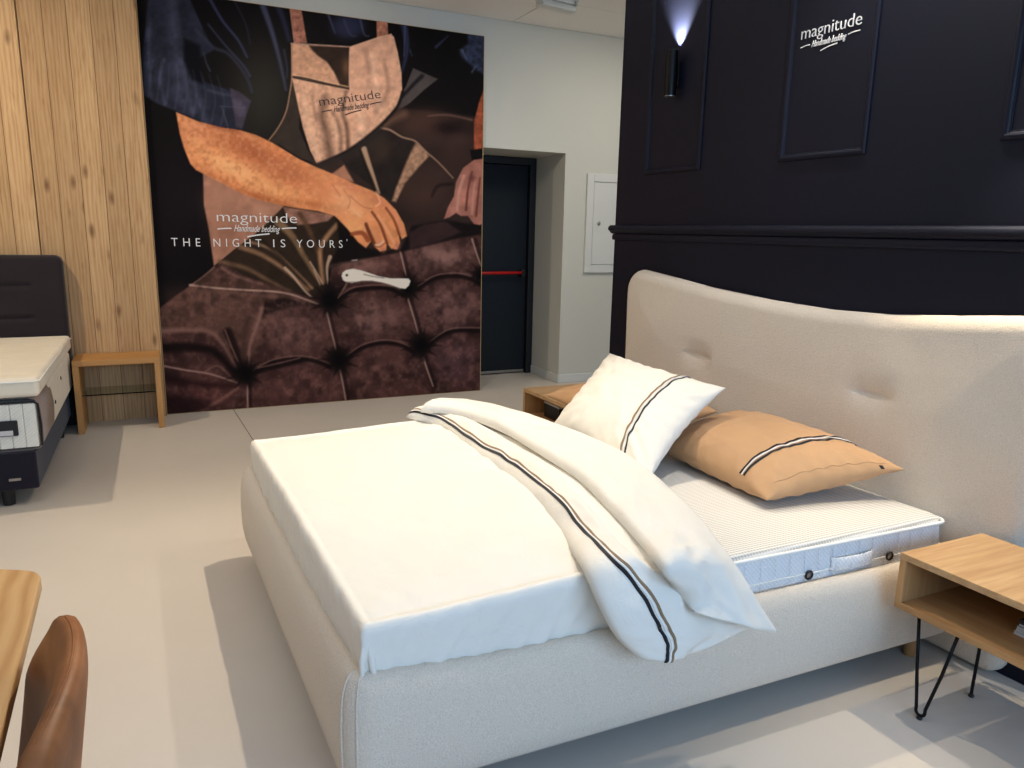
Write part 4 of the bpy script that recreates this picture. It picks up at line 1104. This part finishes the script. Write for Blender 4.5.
    line([(214, 267), (204, 276), (190, 286)], (150, 116, 104), 1.2, 1.2, 1.5, .8)
    line([(190, 285), (215, 288), (245, 290), (285, 293), (318, 304)], (200, 164, 148), 2, 1.4, 1.6, .95); line([(195, 290), (245, 294), (300, 300)], (126, 92, 80), 5, 2, 4, .5)
    line([(222, 268), (236, 276), (262, 284)], (150, 112, 100), 3, 2, 3, .7)
    poly([(262, 302), (285, 297), (320, 306), (300, 306), (276, 312), (262, 318)], (22, 14, 14), 4, .8)
    # cushions
    for x, y, rx, ry, c in ((295, 330, 32, 22, (118, 84, 78)), (372, 318, 30, 20, (122, 88, 82)), (450, 305, 30, 20, (112, 80, 76)), (300, 386, 34, 18, (104, 68, 64)), (380, 372, 28, 20, (96, 64, 60)), (455, 362, 26, 22, (82, 56, 58)), (440, 256, 34, 12, (134, 98, 90)), (362, 266, 26, 8, (122, 88, 80)), (205, 395, 26, 14, (84, 50, 48))):
        blob(x, y, rx, ry, c, .85, 0, 3, .32)
    put(np.clip(.5-sdf(vel)/2, 0, 1)*np.clip(N2*2+N3*2+.1, 0, 1), (140, 100, 92), .36); put(np.clip(.5-sdf(vel)/2, 0, 1)*np.clip(-N2*2-N1*1.5, 0, 1), (34, 20, 20), .45)
    # left cloth folds
    line([(160, 331), (185, 330), (210, 332), (224, 346), (236, 368)], (142, 106, 96), 5, 2, 4, .75); line([(162, 348), (190, 347), (214, 352), (234, 372)], (20, 12, 12), 10, 6, 5, .92)
    line([(164, 366), (185, 370), (210, 374), (238, 383)], (176, 140, 130), 1.8, 1.2, 1.6, .9); line([(166, 378), (200, 384), (232, 386)], (40, 22, 22), 9, 4, 6, .8); line([(205, 372), (218, 366), (234, 380)], (130, 96, 88), 2, 1, 2, .7)
    line([(200, 412), (220, 400), (238, 388)], (140, 98, 88), 4, 2, 3, .8); line([(228, 332), (236, 350), (242, 372)], (24, 14, 14), 9, 5, 4, .85); line([(225, 330), (233, 350), (241, 368)], (150, 114, 104), 1, 1, 1.5, .8)
    line([(248, 366), (250, 345), (258, 322), (262, 308)], (150, 110, 100), 2, 4, 3, .8); line([(244, 366), (244, 340), (248, 318)], (60, 40, 36), 4, 6, 5, .6)
    poly([(160, 392), (200, 398), (215, 408), (168, 420)], (38, 20, 22), 8, .8)
    # quilting rows
    rows = ([(340, 299), (352, 291), (372, 288), (390, 289), (403, 295)], [(418, 289), (434, 279), (452, 276), (468, 278), (480, 284)], [(346, 359), (362, 348), (382, 343), (400, 345), (414, 352)], [(428, 346), (440, 337), (455, 331), (486, 331)], [(254, 373), (272, 363), (295, 359), (315, 361), (330, 367)], [(258, 371), (300, 361)])
    for P in rows:
        line(P, (20, 12, 13), 4, 4, 3, .9); line([(a, b-3) for a, b in P], (150, 112, 102), 1, 1, 1.5, .7)
    for P in ([(327, 313), (331, 330), (336, 350)], [(408, 299), (413, 315), (418, 333)], [(400, 251), (403, 263), (406, 276)], [(472, 239), (476, 252), (481, 266)], [(340, 370), (343, 385), (346, 402)], [(423, 357), (428, 372), (433, 386)], [(247.5, 384), (247.5, 397), (248, 412)]):
        line([(a+3, b) for a, b in P], (30, 18, 18), 3, 3, 2.5, .7); line(P, (168, 136, 124), 1.6, 1.2, 1.3, .95)
    for x, y, r in ((330, 300, 12), (408, 287, 10), (421, 345, 11), (339, 360, 11), (245, 373, 11), (481, 275, 8)):
        blob(x, y, r*1.1, r*1.15, (6, 4, 5), 1, 0, 3)
        for k in range(9):
            a = 2*math.pi*k/9+x; line([(x+math.cos(a)*r*.9, y+math.sin(a)*r*.8), (x+math.cos(a)*r*1.9, y+math.sin(a)*r*1.5)], (22, 13, 13), 3, .6, 2, .75)
    # --- shadow under the hands
    poly([(336, 217), (357, 240), (366, 248), (384, 251), (400, 249), (407, 237), (412, 226), (432, 222), (446, 220), (470, 224), (486, 222), (486, 234), (462, 237), (436, 243), (404, 251), (372, 257), (345, 262), (330, 264), (340, 244)], (20, 14, 15), 3, .95, .2)
    poly([(408, 233), (425, 224), (445, 221), (462, 232), (440, 241), (410, 249)], (62, 42, 42), 3, .8, .2)
    # --- the far hand
    poly([(486, 84), (479, 102), (474, 122), (474, 152), (486, 152)], (150, 76, 52), 1.5, 1, .3, N3)
    poly([(470, 150), (486, 148), (486, 160), (472, 160)], (14, 10, 12), 1.5, 1)
    poly([(474, 160), (486, 158), (486, 222), (480, 225), (474, 224), (468, 216), (461, 216), (456, 213), (450, 217), (444, 219), (448, 207), (454, 196), (456, 182), (463, 168)], (168, 110, 96), 1.5, 1, .2, N2)
    line([(464, 176), (459, 192), (457, 210)], (206, 154, 136), 3, 2, 2.5, .7); line([(472, 172), (468, 190), (466, 210)], (86, 44, 38), 1.5, 2, 2, .9); line([(480, 178), (478, 196), (476, 216)], (90, 46, 42), 1.5, 2, 2, .9); line([(475, 180), (473, 198), (472, 214)], (204, 148, 130), 2.5, 2, 2, .6); blob(472, 178, 4, 4, (98, 56, 50), .8)
    # --- the near forearm and hand
    armp = [(176, 112), (198, 121.5), (221, 127.5), (241, 130.5), (256, 135), (272, 142.5), (299, 159), (317, 167.5), (333, 174), (349, 181.5), (372, 190.5), (384, 198), (396, 210), (404, 224), (407, 236), (402, 239), (398.5, 232), (400, 243), (397, 249.5), (391, 248.5), (387, 243), (386, 250), (380, 251.5), (374, 246), (372, 240), (366, 248), (358, 242), (347, 228), (335, 216), (318, 211), (300, 208.5), (280, 205), (258, 199.5), (243, 194), (228, 186.5), (214, 179), (203, 173.5), (196, 170), (190.5, 164), (184, 148), (180, 134)]
    am = np.clip(.5-sdf(armp)/1.3, 0, 1)
    put(am, (226, 144, 94), 1, .12, N2)
    for x, y, rx, ry, rot, c, a_ in ((250, 150, 42, 11, 28, (168, 92, 60), .75), (290, 172, 34, 10, 25, (186, 106, 72), .6), (196, 130, 16, 12, 20, (236, 160, 118), .6), (232, 168, 38, 9, 27, (255, 190, 132), .75), (275, 190, 34, 7, 18, (242, 170, 112), .6), (262, 198, 32, 3.5, 16, (168, 90, 52), .7), (216, 178, 14, 3, 27, (190, 108, 68), .6), (225, 129, 20, 3, 14, (150, 78, 52), .7), (345, 200, 26, 14, 30, (248, 178, 132), .7), (350, 186, 14, 5, 25, (214, 126, 92), .5), (322, 190, 14, 14, 10, (232, 140, 92), .5), (352, 228, 10, 10, 40, (252, 180, 118), .7), (380, 202, 12, 6, 40, (206, 124, 94), .5), (310, 204, 18, 3.5, 8, (186, 104, 62), .6)):
        m0 = img.copy(); blob(x, y, rx, ry, c, a_, rot); img[:] = m0*(1-am[..., None])+img*am[..., None]
    hair = np.clip(N3*4-.2, 0, 1)*am*np.clip((330-X)/60, 0, 1); put(hair, (150, 80, 48), .28)
    put(np.clip(-N3*4-.2, 0, 1)*am, (255, 206, 156), .22)
    for P, w, c, a_ in (([(372, 212), (380, 224), (387, 243)], 3, (120, 56, 34), .85), ([(386, 208), (394, 220), (399, 234)], 2.6, (128, 62, 40), .85), ([(366, 224), (369, 232), (374, 244)], 4, (104, 50, 32), .9), ([(352, 234), (362, 233), (368, 240)], 5, (140, 66, 40), .8),
                        ([(378, 216), (386, 228), (394, 243)], 3.5, (244, 172, 128), .7), ([(390, 208), (398, 220), (403, 232)], 3, (226, 148, 112), .7), ([(372, 228), (377, 238), (381, 248)], 3.5, (224, 146, 108), .7), ([(376, 192), (380, 202), (376, 206)], 2, (250, 190, 150), .7), ([(350, 196), (362, 206), (372, 209)], 1.2, (180, 100, 74), .6), ([(344, 190), (350, 200), (348, 208)], 1.2, (184, 106, 76), .5), ([(332, 184), (340, 196)], 2, (200, 116, 82), .5), ([(352, 208), (360, 216)], 2, (255, 196, 150), .5)):
        line(P, c, w*.8, w, 1.6, a_)
    blob(397, 246, 3, 4, (196, 120, 96), .6); blob(383, 250, 3, 3, (190, 116, 92), .6)
    line([(375, 244.5), (379, 244.5), (384, 241)], (226, 206, 190), 1, 1, 1, .9); line([(375, 246.5), (380, 247), (384.5, 243.5)], (110, 74, 60), .8, .8, 1, .8)
    # --- bone handled tool on the velvet
    poly([(341.5, 276), (342.5, 272.5), (346, 270), (353, 268.7), (360, 270), (368, 272.5), (378, 276), (390, 278.3), (400, 278.3), (408.5, 278.6), (410.5, 281), (409, 285.5), (405.5, 288.8), (400, 288.3), (392, 285.5), (382, 282.5), (372, 280.8), (362, 280.8), (352, 283), (346, 282), (343, 280)], (236, 226, 212), 1.1)
    line([(346, 282), (356, 282), (370, 281.5), (386, 284), (400, 289)], (120, 96, 84), 1, 1, 1.2, .7); blob(346.8, 275.2, 1.3, 1.3, (40, 32, 30), 1, 0, 4)
    line([(364, 274.3), (373, 276.5), (384, 278)], (110, 100, 92), 1.1, .9, 1, .75); line([(352, 260.5), (357, 260)], (220, 210, 200), 1, 1, 1.2, .8)
    line([(347, 283), (342, 292), (338, 298)], (130, 96, 84), 2, 1, 1.6, .8)
    img[:] = np.clip(img*1.0, 0, 255)
    c = img/255.0; lin = np.where(c <= .04045, c/12.92, ((c+.055)/1.055)**2.4)
    nvx = (NXp+1)*(NZp+1)
    me = bpy.data.meshes.new('picture'); P = np.stack([gx, np.full_like(gx, PY), gz], -1).reshape(-1, 3)
    ii = (np.arange(NZp)[:, None]*(NXp+1)+np.arange(NXp)[None, :]).reshape(-1)
    F = np.stack([ii, ii+1, ii+NXp+2, ii+NXp+1], -1)
    me.vertices.add(nvx); me.vertices.foreach_set('co', P.reshape(-1).astype(np.float32))
    me.loops.add(F.size); me.loops.foreach_set('vertex_index', F.reshape(-1).astype(np.int32))
    me.polygons.add(len(F)); me.polygons.foreach_set('loop_start', (np.arange(len(F))*4).astype(np.int32)); me.polygons.foreach_set('loop_total', np.full(len(F), 4, np.int32))
    me.update()
    at_ = me.color_attributes.new('print', 'FLOAT_COLOR', 'POINT')
    at_.data.foreach_set('color', np.concatenate([lin.reshape(-1, 3), np.ones((nvx, 1))], 1).reshape(-1).astype(np.float32))
    return me
mp = Mat('poster_print', (1, 1, 1, 1), .7, 0, .08)
ca = mp.node('ShaderNodeVertexColor', layer_name='print'); mp.color(ca.outputs['Color']); M['poster_print'] = mp.m
me = poster_picture(); pic = link('picture', me, 'poster_print', PT); me.transform(Matrix.Translation(-Vector(PT.location)))

# lettering printed on the board
UXp, UYp, Np = Vector((1, 0, 0)), Vector((0, 0, 1)), Vector((0, -1, 0))
def pp(px, py): return on_y(px, py, PY-.001)
a = pp(217, 221.5); b = pp(297, 223)
logo(PT, Vector((a.x, PY-.0005, (a.z+b.z)/2)), UXp, UYp, Np, b.x-a.x, 'white_letter', .115, .075, .075)
base_z = (pp(171, 246).z+pp(343, 248).z)/2
for word, pxa, pxb in (('THE', 171.5, 200.6), ('NIGHT', 213.7, 261.6), ('IS', 273.3, 285.5), ('YOURS', 296.7, 342.6)):
    a = pp(pxa, 246); b = pp(pxb, 248)
    text_obj('slogan_word', word, 1, (lambda a, b: lambda x, y, e: Vector((a.x+x*(b.x-a.x), PY-.0008-e, base_z+y*.092)))(a, b), 'white_letter', PT, spacing=1.75, bold=-.006)
text_obj('apostrophe', "'", 1, lambda x, y, e: Vector((b.x+.035+x*.006, PY-.0008-e, base_z+.03+y*.06)), 'white_letter', PT)
a = pp(320, 106); b = pp(381, 98); d_ = (b-a); wd_ = d_.length; d_.normalize()
logo(PT, Vector((a.x, PY-.0005, a.z)), d_, Vector((-d_.z, 0, d_.x)), Np, wd_, 'dark_letter', .10, .065, .06)
